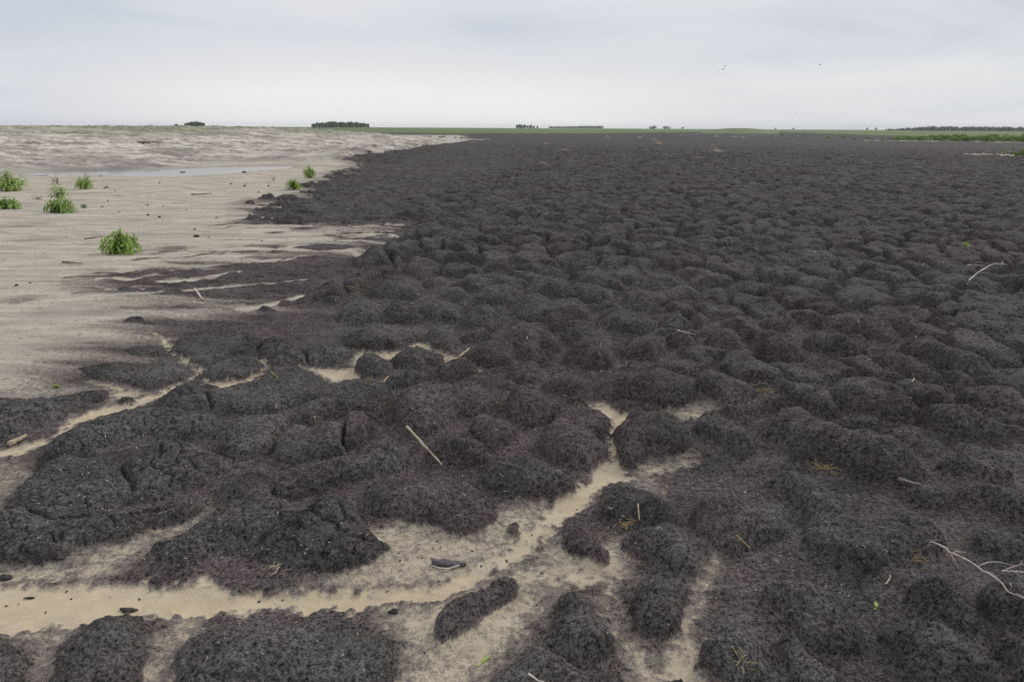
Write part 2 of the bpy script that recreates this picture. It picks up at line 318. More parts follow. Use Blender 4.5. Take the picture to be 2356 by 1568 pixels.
# sand seen between the mounds: (strength, softness m, outline in photo pixels)
SANDS = [
(1.0,.05,[(-200,1330),(0,1330),(60,1325),(150,1340),(260,1330),(370,1345),(480,1310),(560,1350),(700,1345),(800,1340),(880,1345),(960,1340),(1040,1310),(1130,1270),(1200,1215),(1290,1130),(1370,1080),(1400,1060),(1405,1010),(1385,965),(1350,930),(1380,925),(1420,945),(1500,940),(1450,955),(1430,1000),(1435,1065),(1460,1100),(1390,1115),(1350,1170),(1310,1190),(1270,1220),(1240,1260),(1180,1300),(1110,1345),(1000,1390),(880,1395),(760,1400),(620,1395),(500,1415),(400,1420),(250,1430),(120,1450),(-200,1470)]),
(.66,.06,[(860,1215),(960,1190),(1080,1240),(1140,1180),(1240,1150),(1250,1220),(1080,1330),(850,1345),(700,1340),(800,1300)]),
(.70,.08,[(1110,1345),(1200,1300),(1270,1240),(1330,1270),(1420,1240),(1470,1290),(1400,1380),(1440,1440),(1500,1500),(1560,1600),(1480,1600),(1420,1450),(1370,1330),(1280,1360),(1200,1450),(1100,1600),(900,1600),(960,1480),(900,1420),(880,1390),(1000,1385)]),
(.85,.05,[(1270,1310),(1330,1300),(1420,1330),(1350,1350),(1270,1345)]),
(.75,.05,[(1680,1295),(1640,1350),(1590,1430),(1590,1500),(1640,1600),(1480,1600),(1530,1480),(1550,1420),(1600,1370),(1650,1310)]),
(.6,.06,[(1470,1060),(1590,1040),(1580,1060),(1500,1090),(1520,1150),(1510,1180),(1460,1100)]),
(.62,.06,[(1500,945),(1640,930),(1620,960),(1560,965)]),
(.66,.07,[(150,1295),(210,1265),(330,1225),(470,1175),(440,1210),(360,1250),(300,1290),(200,1330),(-100,1340),(-100,1300)]),
(.56,.07,[(400,1400),(480,1410),(430,1500),(410,1600),(320,1600),(350,1480)]),
(.5,.07,[(-50,1450),(150,1430),(120,1500),(110,1600),(60,1600),(30,1490)]),
(1.0,.05,[(-200,1025),(0,1030),(100,1005),(180,955),(250,930),(330,910),(420,880),(445,855),(400,825),(390,805),(345,765),(360,765),(410,800),(440,830),(470,852),(500,880),(560,875),(595,850),(585,825),(610,830),(615,850),(580,880),(510,900),(450,870),(380,910),(300,940),(200,970),(130,1005),(50,1045),(0,1050),(-200,1060)]),
(.8,.06,[(215,880),(280,890),(330,905),(270,935),(240,930),(260,900)]),
(.85,.04,[(690,845),(740,850),(820,850),(825,812),(900,812),(965,788),(1000,805),(1050,822),(1110,852),(1090,855),(1030,830),(980,805),(920,828),(845,826),(830,870),(760,880)]),
(.42,.10,[(-100,1060),(40,1050),(90,1075),(60,1130),(10,1160),(-100,1180)]),
]
STREAKS = [  # wind-laid tongues of sand: (half width m, points)
(.05,[(150,695),(250,690),(400,672),(560,660),(700,648)]),
(.05,[(560,718),(640,697),(700,683),(775,672)]),
(.06,[(380,650),(430,648),(500,637),(555,627)]),
(.09,[(480,605),(540,598),(680,578),(810,587),(832,598)]),
(.09,[(440,590),(640,583),(790,588)]),
(.10,[(500,548),(560,545),(700,555),(830,540),(900,545),(930,556)]),
(.11,[(540,522),(600,525),(750,527),(920,521)]),
(.09,[(500,572),(640,568),(720,575),(800,568)]),
(.10,[(520,480),(690,475)]),
(.12,[(560,447),(770,443)]),
(.07,[(400,622),(520,610),(640,600)]),
]
SANDFLAT = [(-900,372),(0,374),(300,372),(560,362),(700,358),(800,366),(840,385),(780,400),(720,432),(700,445),(650,462),(600,472),(575,490),(640,500),(600,512),(650,521),(800,524),(920,521),(870,533),(930,553),(850,556),(835,575),(834,600),(700,593),(600,596),(520,602),(440,610),(400,640),(230,655),(300,682),(470,712),(560,716),(480,738),(350,745),(345,785),(290,800),(280,830),(190,850),(150,880),(230,893),(60,925),(-100,940),(-900,1000)]
NOFILL = [(-600,880),(240,800),(480,735),(700,712),(830,688),(880,650),(990,616),(1200,612),(1400,612),(1570,640),(1640,700),(1800,705),(1900,690),(2050,740),(2380,860),(2700,1000),(3200,1700),(-1500,1700)]
ISLANDS = [  # dark soil showing through the sand: (x0, y0, x1, y1, half height, strength), photo pixels
(600,541,658,541,4.5,.8),(668,532,745,532,3.5,.9),(738,552,825,551,3.5,.9),(778,543,842,543,3.5,.9),(848,542,918,541,6,1),(608,579,664,577,4,.8),(690,580,806,577,8,1),
(335,582,425,580,8,.6),(425,590,655,587,4,.8),(470,560,600,558,3,.5),(560,493,690,490,9,.9),(640,511,760,512,4,.7),(520,470,640,466,4,.4),
(-20,706,118,692,11,.45),(20,560,130,556,5,.35),(150,541,262,538,4,.35),(-20,527,90,523,3,.5),(60,612,160,606,5,.25),(300,546,420,543,4,.35),(170,640,260,630,5,.3),(20,770,160,752,7,.2),(200,728,330,715,6,.3),(380,470,480,466,3,.25),(240,655,330,652,8,.6),(90,462,200,470,3,.2),(560,520,640,517,3,.5)]
FLATDARK = [(600,490),(620,470),(720,440),(860,380),(1040,334),(1240,345),(1200,400),(1050,440),(1000,480),(930,515),(600,512)]
FLATSTREAK = [(150,660),(420,600),(560,515),(940,515),(940,556),(850,600),(840,640),(720,700),(560,722),(470,770),(330,800)]

# ------------------------------------------------------------------ one ground sheet, denser near the camera
rr = np.concatenate([np.array([0.02, 0.15, 0.35, 0.55, 0.75, 0.92]), np.exp(np.linspace(math.log(1.05), math.log(75.0), 1480)),
                     np.exp(np.linspace(math.log(75.0), math.log(330.0), 330))[1:], np.exp(np.linspace(math.log(330.0), math.log(6500.0), 130))[1:]])
tf = np.linspace(-54, 54, 1400)
tb = np.linspace(54, 306, 85)[1:-1]
th = np.radians(np.concatenate([tf, tb]))
NR, NT = len(rr), len(th)
RG, TG = np.meshgrid(rr, th, indexing='ij')
X = (RG * np.sin(TG)).astype(f4); Y = (RG * np.cos(TG)).astype(f4); RR = RG.astype(f4)
AZ = np.arctan2(X, Y)
def rows(rmax): return int(np.searchsorted(rr, rmax))

# --- far layout as functions of azimuth
kx = [-900, -300, 0, 200, 400, 560, 700, 800, 850, 920, 1000, 1060, 1100]
kb = [410, 400, 395, 393, 387, 380, 377, 368, 358, 347, 335, 326, 321]     # foot of the sand bank
kc = [296, 293, 292, 291, 292, 293, 298, 303, 306, 312, 318, 321, 320.5]   # its skyline
kr = [56, 56, 58, 58, 58, 60, 64, 68, 70, 74, 82, 92, 100]                 # distance of the skyline
baz = np.array([hor_az(x)[0] for x in kx]); brb = np.array([math.hypot(*unproj(x, y)) for x, y in zip(kx, kb)])
brc = np.array(kr, float); bhc = np.array([max(0.0, EYE + elev(x, y) * r) for x, y, r in zip(kx, kc, kr)])
bhc[-1] = 0; bhc[-2] *= 0.5
rb = np.interp(AZ, baz, brb).astype(f4); rc = np.interp(AZ, baz, brc).astype(f4)
hc = np.interp(AZ, baz, bhc, right=0).astype(f4)
back = (np.abs(AZ) > 1.25)
hc = hc * (1 - sstep(1.0, 1.3, np.abs(AZ)))
w1 = fbm(X * .25, Y * .25, 3, 5) * 6
tb_ = (RR + w1 * sstep(20, 40, RR) - rb) / np.maximum(rc - rb, 5)
bank_in = np.clip(tb_, 0, 1)
prof = bank_in ** 1.12
zb = hc * prof * np.where(RR > rc, np.exp(-((RR - rc) / 30.0) ** 2), 1)
bankm = sstep(0.0, 0.04, tb_) * sstep(.01, .09, hc + fbm(X * .5, Y * .5, 3, 6) * .1) * (1 - sstep(120, 190, RR))
# front edge of the green fields
gx = [-900, 560, 700, 850, 1000, 1150, 1350, 1500, 1620, 1800, 1950, 2060, 2200, 2356, 2700, 3300]
gy = [330, 300, 303, 305, 306.5, 306, 307, 305, 303.5, 304, 309, 313, 316, 319, 325, 330]
gaz = np.array([hor_az(x)[0] for x in gx]); gir = np.array([1 / math.hypot(*unproj(x, y)) for x, y in zip(gx, gy)])
rg = 1 / np.interp(AZ, gaz, gir)
ls = np.log(RR / rg)
nz = fbm(X * .012, Y * .012, 4, 9) * .8 + fbm(X * .10, Y * .03, 3, 19) * .5
grass = np.where(RR > 60, sstep(-.06, .06, ls + nz * .25), 0).astype(f4)
grass = np.maximum(grass, bankm * sstep(.72, .98, tb_ + fbm(X * .15, Y * .15, 3, 71) * .5) * .55 * (1 - sstep(-.25, -.1, AZ)))

# --- near field: sand flat, streaks, sand pockets, mounds
n40 = rows(75.0)
xs, ys = X[:n40], Y[:n40]
wx = fbm(xs * 2.2, ys * 2.2, 4, 31); wy = fbm(xs * 2.2, ys * 2.2, 4, 41)
streak = fbm(xs * .55 + ys * .12, ys * 4.2, 4, 51)
streak2 = fbm(xs * 1.6, ys * 9.0, 3, 57)
grit = fbm(xs * 34, ys * 34, 3, 61)
sd_flat = poly_sd(poly_w(SANDFLAT), xs + wx * .25, ys + wy * .25)
soft = .15 + .012 * RR[:n40]
q = sd_flat / (soft * 3.0) + streak * 1.9 + streak2 * .8
sand = sstep(-.9, 1.1, q)
for hw, pts in STREAKS:
    P = poly_w(pts)
    d, t = line_d(P, xs + wx * .12, ys + wy * .12)
    hwt = 1.35 * hw * (1.1 - .7 * t)
    sand = np.maximum(sand, (1 - sstep(hwt * .5, hwt * 1.7, d)) * (.95 - .1 * t))
sand_pre = sand.copy()
for x0, y0, x1, y1, hh, st in ISLANDS:
    n = 10; up = [(x0 + (x1 - x0) * i / n, y0 + (y1 - y0) * i / n - hh * math.sin(math.pi * i / n) ** .8) for i in range(n + 1)]
    dn = [(x1 + (x0 - x1) * i / n, y1 + (y0 - y1) * i / n + hh * math.sin(math.pi * i / n) ** .8) for i in range(1, n)]
    P = poly_w(up + dn); (bx0, by0), (bx1, by1) = P.min(0) - .6, P.max(0) + .6
    ix = np.nonzero((xs > bx0) & (xs < bx1) & (ys > by0) & (ys < by1))
    so = .05 + .12 * (1 - st)
    sd = poly_sd(P, xs[ix] + wx[ix] * .22, ys[ix] + wy[ix] * .22)
    sand[ix] *= 1 - st * sstep(-so, so, sd + streak2[ix] * so * 2.5)
rf = random.Random(12)
for k in range(90):
    x0 = rf.uniform(150, 820); y0 = 505 + (820 - x0) * .26 * rf.random() + rf.uniform(0, 45); L = rf.uniform(70, 230)
    pts = [(x0 + L * i / 6, y0 - L * i / 6 * rf.uniform(.01, .07) + 1.5 * math.sin(i * 1.3 + k)) for i in range(7)]
    P = poly_w(pts); (bx0, by0), (bx1, by1) = P.min(0) - .5, P.max(0) + .5
    ix = np.nonzero((xs > bx0) & (xs < bx1) & (ys > by0) & (ys < by1))
    d, t = line_d(P, xs[ix] + wx[ix] * .15, ys[ix] + wy[ix] * .15)
    hw = rf.uniform(.018, .05) * (.5 + .08 * math.hypot(*P[3])) * (1 - t) ** .6 * (1 + streak2[ix])
    near = sstep(-.9, -.2, sd_flat[ix]); f = (1 - sstep(hw * .4, hw * 1.8 + .01, d))
    if k % 2: sand[ix] = np.maximum(sand[ix], f * .85 * near)
    else: sand[ix] *= 1 - f * rf.uniform(.4, .85) * (1 - sstep(.5, 1.4, sd_flat[ix]))
film = sstep(1.3, .0, sd_flat) * sstep(-.15, .25, streak + streak2 * .8) * sstep(-.3, .1, sd_flat)
sand = sand * (1 - .27 * film)
r_m = rows(14.0)
xm, ym = X[:r_m], Y[:r_m]
def bbox(P, m):
    (x0, y0), (x1, y1) = P.min(0) - m, P.max(0) + m
    return np.nonzero((xm > x0) & (xm < x1) & (ym > y0) & (ym < y1))
wfx = wx[:r_m] * .075 + fbm(xm * 11, ym * 11, 3, 77) * .032
wfy = wy[:r_m] * .075 + fbm(xm * 11, ym * 11, 3, 87) * .032
pocket = np.zeros_like(xm)
for st, so, pts in SANDS:
    P = poly_w(pts); idx = bbox(P, .4)
    sd = poly_sd(P, xm[idx] + wfx[idx] * 1.3, ym[idx] + wfy[idx] * 1.3)
    so = so * (.55 if st == 1.0 else .9)
    if st == 1.0: sd = sd - .018
    st_l = st - (.22 if st == 1.0 else .1) * sstep(-.05, .22, fbm(xm[idx] * 2.6, ym[idx] * 5.2, 4, 97)) - .12 * sstep(.0, .2, fbm(xm[idx] * 9, ym[idx] * 9, 3, 98))
    v = st_l * sstep(-so * 1.7, so * 1.3, sd + grit[:r_m][idx] * .09)
    pocket[idx] = np.maximum(pocket[idx], v)
GROW = {'L1': .016, 'M1': .008, 'R1': .010, 'L2': .010, 'M2': .002, 'R2': .002}
WID = {'L1': 1.0, 'M1': 1.15, 'R1': .9, 'L2': 1.0, 'M2': 1.1, 'R2': .8}
Hm = np.zeros_like(xm); Sm = np.full_like(xm, -1.0); Lm = np.zeros_like(xm); S2 = np.full_like(xm, -1.0)
lump = fbm(xm * 5.0, ym * 5.0, 3, 301)
for mi, (c, H, ew, pts) in enumerate(MOUNDS):
    H *= 1.06 * {'L1': 1.2, 'L2': .95, 'M1': 1.2, 'M2': .85, 'R1': 1.25, 'R2': 1.1}[c]
    dpts = [crop_d(c, x, y) for x, y in pts]
    y0 = min(p[1] for p in dpts); y1 = max(p[1] for p in dpts)
    P = np.array([unproj(x, y, .62 * H * (y1 - y) / (y1 - y0)) for x, y in dpts])
    idx = bbox(P, .3)
    sd = poly_sd(P, xm[idx] + wfx[idx] * 1.25, ym[idx] + wfy[idx] * 1.25) + GROW[c] - (GROW[c] * .9 + .02) * np.clip(pocket[idx] * 1.3 - .3, 0, 1)
    R_in = max(float(sd.max()), .03)
    w = min(ew * WID[c], .95 * R_in)
    if c[0] == 'R':
        cx_, cy_ = P.mean(0); lee = np.clip(((xm[idx] - cx_) * .85 + (ym[idx] - cy_) * .35) / max(R_in, .1), -1, 1)
        w = w * (1.0 + .9 * lee * (lee > 0) + .25 * lee * (lee < 0))
    t = np.clip(sd / w, 0, 1)
    dome = np.clip(sd / R_in, 0, 1)
    if c[0] == 'R': edge_p = np.sqrt(1 - (1 - t) ** 2)
    else: edge_p = .9 * np.sqrt(1 - (1 - t) ** 2) + .1 * t * t * (3 - 2 * t)
    h = H * (.72 * edge_p + .28 * dome * (2 - dome)) * (1 + (1.1 if c[0] == 'R' else .75) * lump[idx])
    up = h > Hm[idx]
    # leave a crack where two mounds meet
    Hm[idx] = np.where(up, h, Hm[idx]); S2[idx] = np.maximum(S2[idx], np.minimum(Sm[idx], sd)); Sm[idx] = np.maximum(Sm[idx], sd)
    Lm[idx] = np.where(up & (sd > 0), 1.0 if c in ('L1', 'L2') else 0.0, Lm[idx])
crack = np.exp(-((Sm - S2) / .018) ** 2) * sstep(-.03, .01, S2)
Hm = Hm * (1 - .65 * crack) - .035 * crack
skirt = .010 * np.exp(-np.clip(-Sm, 0, 1) / .028) * (Sm < 0)
# procedural mounds for the rest of the dark field
s0 = .44
u = xs / s0 + wx * .9; v = ys / (s0 * 1.28) + wy * .9
F1, F2, cid = worley(u, v, 401, .95)
e = (F2 - F1)
F1b, F2b, cidb = worley(xs / .95 + wx * .5 + 7, ys / 1.25 + wy * .5, 431, .9)
big = .65 + .7 * vnoise(xs * .8, ys * .6, 441)
dome_a = np.clip(1 - (F1 / .70) ** 2, 0, 1) ** .45 * (.55 + .45 * cid) * sstep(.02, .24, e)
G1, G2, gcid = worley(xs / .27 + wx * .8 + 3, ys / .31 + wy * .8, 461, .95)
dome_b = np.clip(1 - (G1 / .72) ** 2, 0, 1) ** .7 * (.4 + .6 * gcid) * sstep(.0, .18, G2 - G1)
patch = sstep(-.08, .16, fbm(xs * .55, ys * .45, 3, 431))
hproc = (.155 + .02 * sstep(6, 10, RR[:n40])) * (.72 + .5 * big * .6) * ((1 - .45 * patch) * dome_a + .40 * patch * dome_b) * (1 + .5 * fbm(xs * 4, ys * 4, 3, 451))
nofill = poly_sd(poly_w(NOFILL), xs + wx * .2, ys + wy * .2)
right = sstep(.2, 1.4, xs) * sstep(2.7, 3.6, ys)
midz = sstep(-.6, .1, xs) * sstep(3.0, 3.8, ys)
keep = 1 - sstep(-.10, .05, nofill) * (1 - np.maximum(.55 * right, .75 * midz))
flatd = sstep(-.5, 1.0, poly_sd(poly_w(FLATDARK), xs + wx * .6, ys + wy * .6))
flat2 = sstep(-.15, .25, poly_sd(poly_w(FLATSTREAK), xs + wx * .3, ys + wy * .3))
keep *= (1 - .5 * flatd) * (1 - .86 * flat2) * (1 - sstep(.0, .35, np.maximum(sand, sand_pre))) * (1 - sstep(45, 75, RR[:n40]) * .6) * (1 - np.clip(bankm[:n40] * 2, 0, 1))
Sm_full = np.full_like(xs, -1.0); Sm_full[:r_m] = Sm
keep *= sstep(.045, .13, -Sm_full)
pk = np.zeros_like(xs); pk[:r_m] = pocket
keep *= 1 - sstep(.05, .3, pk)
hproc = hproc * keep
pm = sstep(.004, .02, hproc)                     # on a procedural mound
mm = np.zeros_like(xs); mm[:r_m] = sstep(-.006, .012, Sm)
sand_near = np.maximum(sand, 0)
# the sand flat only dusts the mounds that stand in it
cover = np.maximum(sand * (1 - .93 * mm * (1 - sstep(.25, .9, sd_flat))), pk * (1 - mm))
cover *= (1 - pm)
mound_h = np.zeros_like(xs); mound_h[:r_m] = Hm
mound_h = np.where(mound_h > .004, np.maximum(mound_h, hproc), mound_h + hproc)
# --- heights
z = np.zeros_like(X)
z += (fbm(X * .35, Y * .35, 3, 501) * .05 * sstep(2, 6, RR)).astype(f4)
z += zb.astype(f4)
zn = mound_h.copy() + .04 * sstep(-.35, .3, sd_flat) * sstep(3.2, 4.5, ys); zn[:r_m] += skirt
zn = zn + fbm(xs * 3, ys * 3, 4, 511) * .018 * (1 - .5 * sand) - .018 * np.clip(pk, 0, 1) * (1 - mm)
zn = zn + (fbm(xs * 1.1, ys * 2.8, 4, 515) * .05 + fbm(xs * 5, ys * 9, 3, 517) * .016) * sand
zn = zn + (fbm(xs * 14, ys * 14, 3, 521) * .02 + fbm(xs * 6, ys * 6, 2, 523) * .02) * np.clip(mm + pm + .25, 0, 1)
# drying cracks on the low left-hand mounds
fine = rows(8.0)
x2, y2 = X[:fine], Y[:fine]
g1, g2, gid = worley(x2 * 8.5 + fbm(x2 * 9, y2 * 9, 2, 603) * .9, y2 * 8.5 + fbm(x2 * 9, y2 * 9, 2, 613) * .9, 601, .95)
crk = (1 - sstep(.02, .11, g2 - g1)) * Lm[:fine] * sstep(.02, .06, Sm[:fine]) * sstep(-.02, .16, fbm(x2 * 1.7, y2 * 1.7, 2, 621))
zn[:fine] -= crk * .022
# crumb: grains of two sizes
fade = (1 - sstep(5.0, 8.0, RR[:fine]))
c1, c2, _ = worley(x2 * 78, y2 * 78, 641, .95)
dark_f = 1 - np.clip(cover[:fine], 0, 1)
rough_m = np.clip(mm[:fine] + pm[:fine], 0, 1)
amp = (.5 + .35 * rough_m) * dark_f
zn[:fine] += (.55 - c1) * .0095 * amp * fade * (.5 + 1.0 * vnoise(x2 * 6, y2 * 6, 645))
c1, c2, _ = worley(x2 * 33, y2 * 33, 651, .95)
edge = rough_m * (1 - sstep(.02, .10, np.maximum(Sm[:fine], 0)))
zn[:fine] += (.5 - c1) * .014 * amp * fade * (.45 + .5 * edge) * (.4 + 1.2 * vnoise(x2 * 3, y2 * 3, 655))
mid_f = sstep(4.0, 7.0, RR[:n40])
q1_, q2_, _ = worley(xs * 8 + wx, ys * 8 + wy, 665, .95)
zn += (.5 - q1_) * .034 * sstep(4.5, 7, RR[:n40]) * (1 - np.clip(cover, 0, 1)) * (1 - sstep(25, 45, RR[:n40])) * (.4 + .6 * pm)
zn += fbm(xs * 9, ys * 9, 3, 661) * .045 * mid_f * (1 - np.clip(cover, 0, 1)) * (1 - .5 * flatd) * (1 - sstep(35, 70, RR[:n40]))
z[:n40] += zn
# bank surface: combed by tracks, lumpy at the rim
bm = bankm[:n40]
trk = fbm((xs * .9 + ys * .35) * 1.5, (ys * .9 - xs * .35) * .35, 3, 701)
lmp = fbm(xs * .9, ys * .9, 4, 711)
rimf = sstep(-.24, -.10, AZ[:n40]) * bm
z[:n40] += bm * (trk * .12 + lmp * .10 + fbm(xs * 2.6, ys * 2.6, 3, 721) * .20 + fbm(xs * 6, ys * 6, 2, 727) * .12 + (.5 - worley(xs * 1.3 + wx, ys * .9 + wy, 725)[0]) * .10) * (.55 + .6 * vnoise(xs * .12, ys * .12, 731)) * sstep(-.0, .12, tb_[:n40])
rid = line_d(poly_w([(300, 470), (380, 452), (440, 432), (520, 415), (640, 398)]), xs, ys)[0]
ridm = np.exp(-(rid / .45) ** 2)
z[:n40] += ridm * (.035 + .09 * np.clip(fbm(xs * 2.2, ys * 2.2, 4, 741) + .2, 0, 1))
rimd, rimt = line_d(poly_w([(830, 372), (900, 352), (960, 340), (1010, 331)], .15), xs, ys)
rimm = np.exp(-(rimd / 4.0) ** 2) * bm
z[:n40] += rimm * np.clip(fbm(xs * .45, ys * .45, 4, 751) + .15, 0, 1) * .9
# puddle basin
PUDDLE = [(60,398),(110,395),(200,394),(300,391),(420,388),(560,384),(650,383),(640,388),(560,392),(480,399),(400,403),(340,405),(260,403),(180,400),(110,402)]
PW = poly_w(PUDDLE)
pud = poly_sd(PW, xs + fbm(xs * .7, ys * .7, 3, 761) * .8, ys + fbm(xs * .7, ys * .7, 3, 771) * .8)
pudm = sstep(-1.2, .1, pud)
z[:n40] = z[:n40] * (1 - pudm) + (-.035) * pudm
wet = np.zeros_like(X); wet[:n40] = sstep(-1.6, .2, pud) * .8 + bm * (1 - sstep(.05, .22, tb_[:n40])) * .5 * sstep(.0, .02, tb_[:n40])
# far undulation so that the plain is not a drawn line
z += (np.where(RR > 300, fbm(X * .0016, Y * .0016, 3, 801) * 1.2 * sstep(300, 1500, RR), 0)).astype(f4)
# clods of the far dark field
fr = rows(330.0); fx_, fy_, fr_ = X[:fr], Y[:fr], RR[:fr]
fa = sstep(22, 45, fr_) * (1 - sstep(250, 330, fr_)) * (1 - np.clip(bankm[:fr] * 2, 0, 1)) * (1 - grass[:fr])
fs = np.zeros((fr, NT), f4); fs[:n40] = np.clip(sand * 1.5, 0, 1)
z[:fr] += fa * (1 - fs) * (fbm(fx_ * 1.1, fy_ * .8, 3, 811) * .16 + fbm(fx_ * 3.1, fy_ * 1.6, 2, 813) * .10)
# --- colour masks
S = np.zeros_like(X)
S[:n40] = cover
S = np.maximum(S, bankm * (1 - .0 * grass))
# thin sand at the tip of the bank, and the sand strips on the right
def strip(pts, hw, val, s):
    global S
    P = poly_w(pts); d, t = line_d(P, X, Y)
    S = np.maximum(S, val * (1 - sstep(hw * .6, hw * 1.2, d + fbm(X * .3, Y * .3, 3, s) * hw * 1.2)))
strip([(1000, 322), (1060, 321), (1090, 321)], 2.4, .95, 901)
strip([(2000, 323), (2100, 324.5), (2200, 325.5), (2356, 328), (2500, 330)], 1.5, .8, 911)
strip([(2235, 358), (2300, 359.5), (2370, 363), (2500, 370)], .55, .95, 921)
strip([(2180, 404), (2356, 370)], .0001, 0, 925)
strip([(1690, 311), (1740, 311.5), (1800, 312)], 2.0, .55, 931)
pu = np.zeros_like(X)
pn = fbm(X * .9, Y * .7, 3, 951)
pn2 = fbm(X * 3.2, Y * 3.2, 3, 961)
pu[:n40] = np.clip(.38 + pn[:n40] * 1.1 + pn2[:n40] * 1.1 + .35 * (1 - np.clip(mm + pm, 0, 1)) * (1 - sstep(20, 40, RR[:n40])), 0, 1)
near_sand = np.zeros_like(xs); near_sand[:r_m] = np.exp(-np.maximum(-Sm, 0) / .05) * sstep(.02, .3, pocket)
pu[:n40] = np.clip(pu[:n40] + near_sand * .6 + .5 * sstep(.02, .25, cover) , 0, 1)
centre = np.exp(-((X - .4) / 1.3) ** 2 - ((Y - 3.4) / 1.8) ** 2)
pu += centre * .42
lf = np.zeros_like(X); lf[:r_m] = Lm
pu = np.clip(pu * (1 - .5 * lf), 0, 1)
pr = np.exp(-((AZ - hor_az(2230)[0]) / .10) ** 2) * sstep(42, 50, RR) * (1 - sstep(70, 95, RR))
pu = np.clip(np.maximum(pu, pr * .9), 0, 1)

tan = np.zeros_like(X); tan[:r_m] = pocket

def make_ground():
    me = bpy.data.meshes.new("ground")
    nv = NR * NT
    me.vertices.add(nv)
    co = np.empty((nv, 3), f4); co[:, 0] = X.ravel(); co[:, 1] = Y.ravel(); co[:, 2] = z.ravel()
    me.vertices.foreach_set("co", co.ravel())
    i = np.arange(NR - 1)[:, None]; j = np.arange(NT)[None, :]; jn = (j + 1) % NT
    a = i * NT + j; b = i * NT + jn; c = (i + 1) * NT + jn; d = (i + 1) * NT + j
    quads = np.stack([a, d, c, b], -1).reshape(-1, 4).astype(np.int32)
    nq = len(quads)
    me.loops.add(nq * 4); me.loops.foreach_set("vertex_index", quads.ravel())
    me.polygons.add(nq); me.polygons.foreach_set("loop_start", np.arange(0, nq * 4, 4, dtype=np.int32))
    me.polygons.foreach_set("use_smooth", np.ones(nq, bool))
    me.update()
    for nm, arr in (("sand", S), ("purple", pu), ("grass", grass), ("bank", bankm), ("wet", wet), ("tan", tan)):
        at = me.attributes.new(nm, 'FLOAT', 'POINT'); at.data.foreach_set("value", arr.astype(f4).ravel())
    o = bpy.data.objects.new("ground", me); C.objects.link(o)
    o['kind'] = 'structure'; o['label'] = 'bare ground of dark crumbly soil mounds and pale blown sand'; o['category'] = 'ground'
    return o
ground = make_ground()
# height look-up for everything that stands on the ground
AZS = np.radians(tf)
def gz(x, y):
    r = math.hypot(x, y); a = math.atan2(x, y)
    fi = float(np.interp(r, rr, np.arange(NR))); fj = float(np.interp(a, AZS, np.arange(len(AZS))))
    i = min(int(fi), NR - 2); j = min(int(fj), len(AZS) - 2); u = fi - i; v = fj - j
    return float((z[i, j] * (1 - u) + z[i + 1, j] * u) * (1 - v) + (z[i, j + 1] * (1 - u) + z[i + 1, j + 1] * u) * v)
def at(dx, dy, lift=0.0):
    """ground point seen at a photo pixel"""
    zz = 0.0
    for _ in range(6):
        x, y = unproj(dx, dy, zz); zz = .5 * zz + .5 * gz(x, y)
    return Vector((x, y, gz(x, y) + lift))

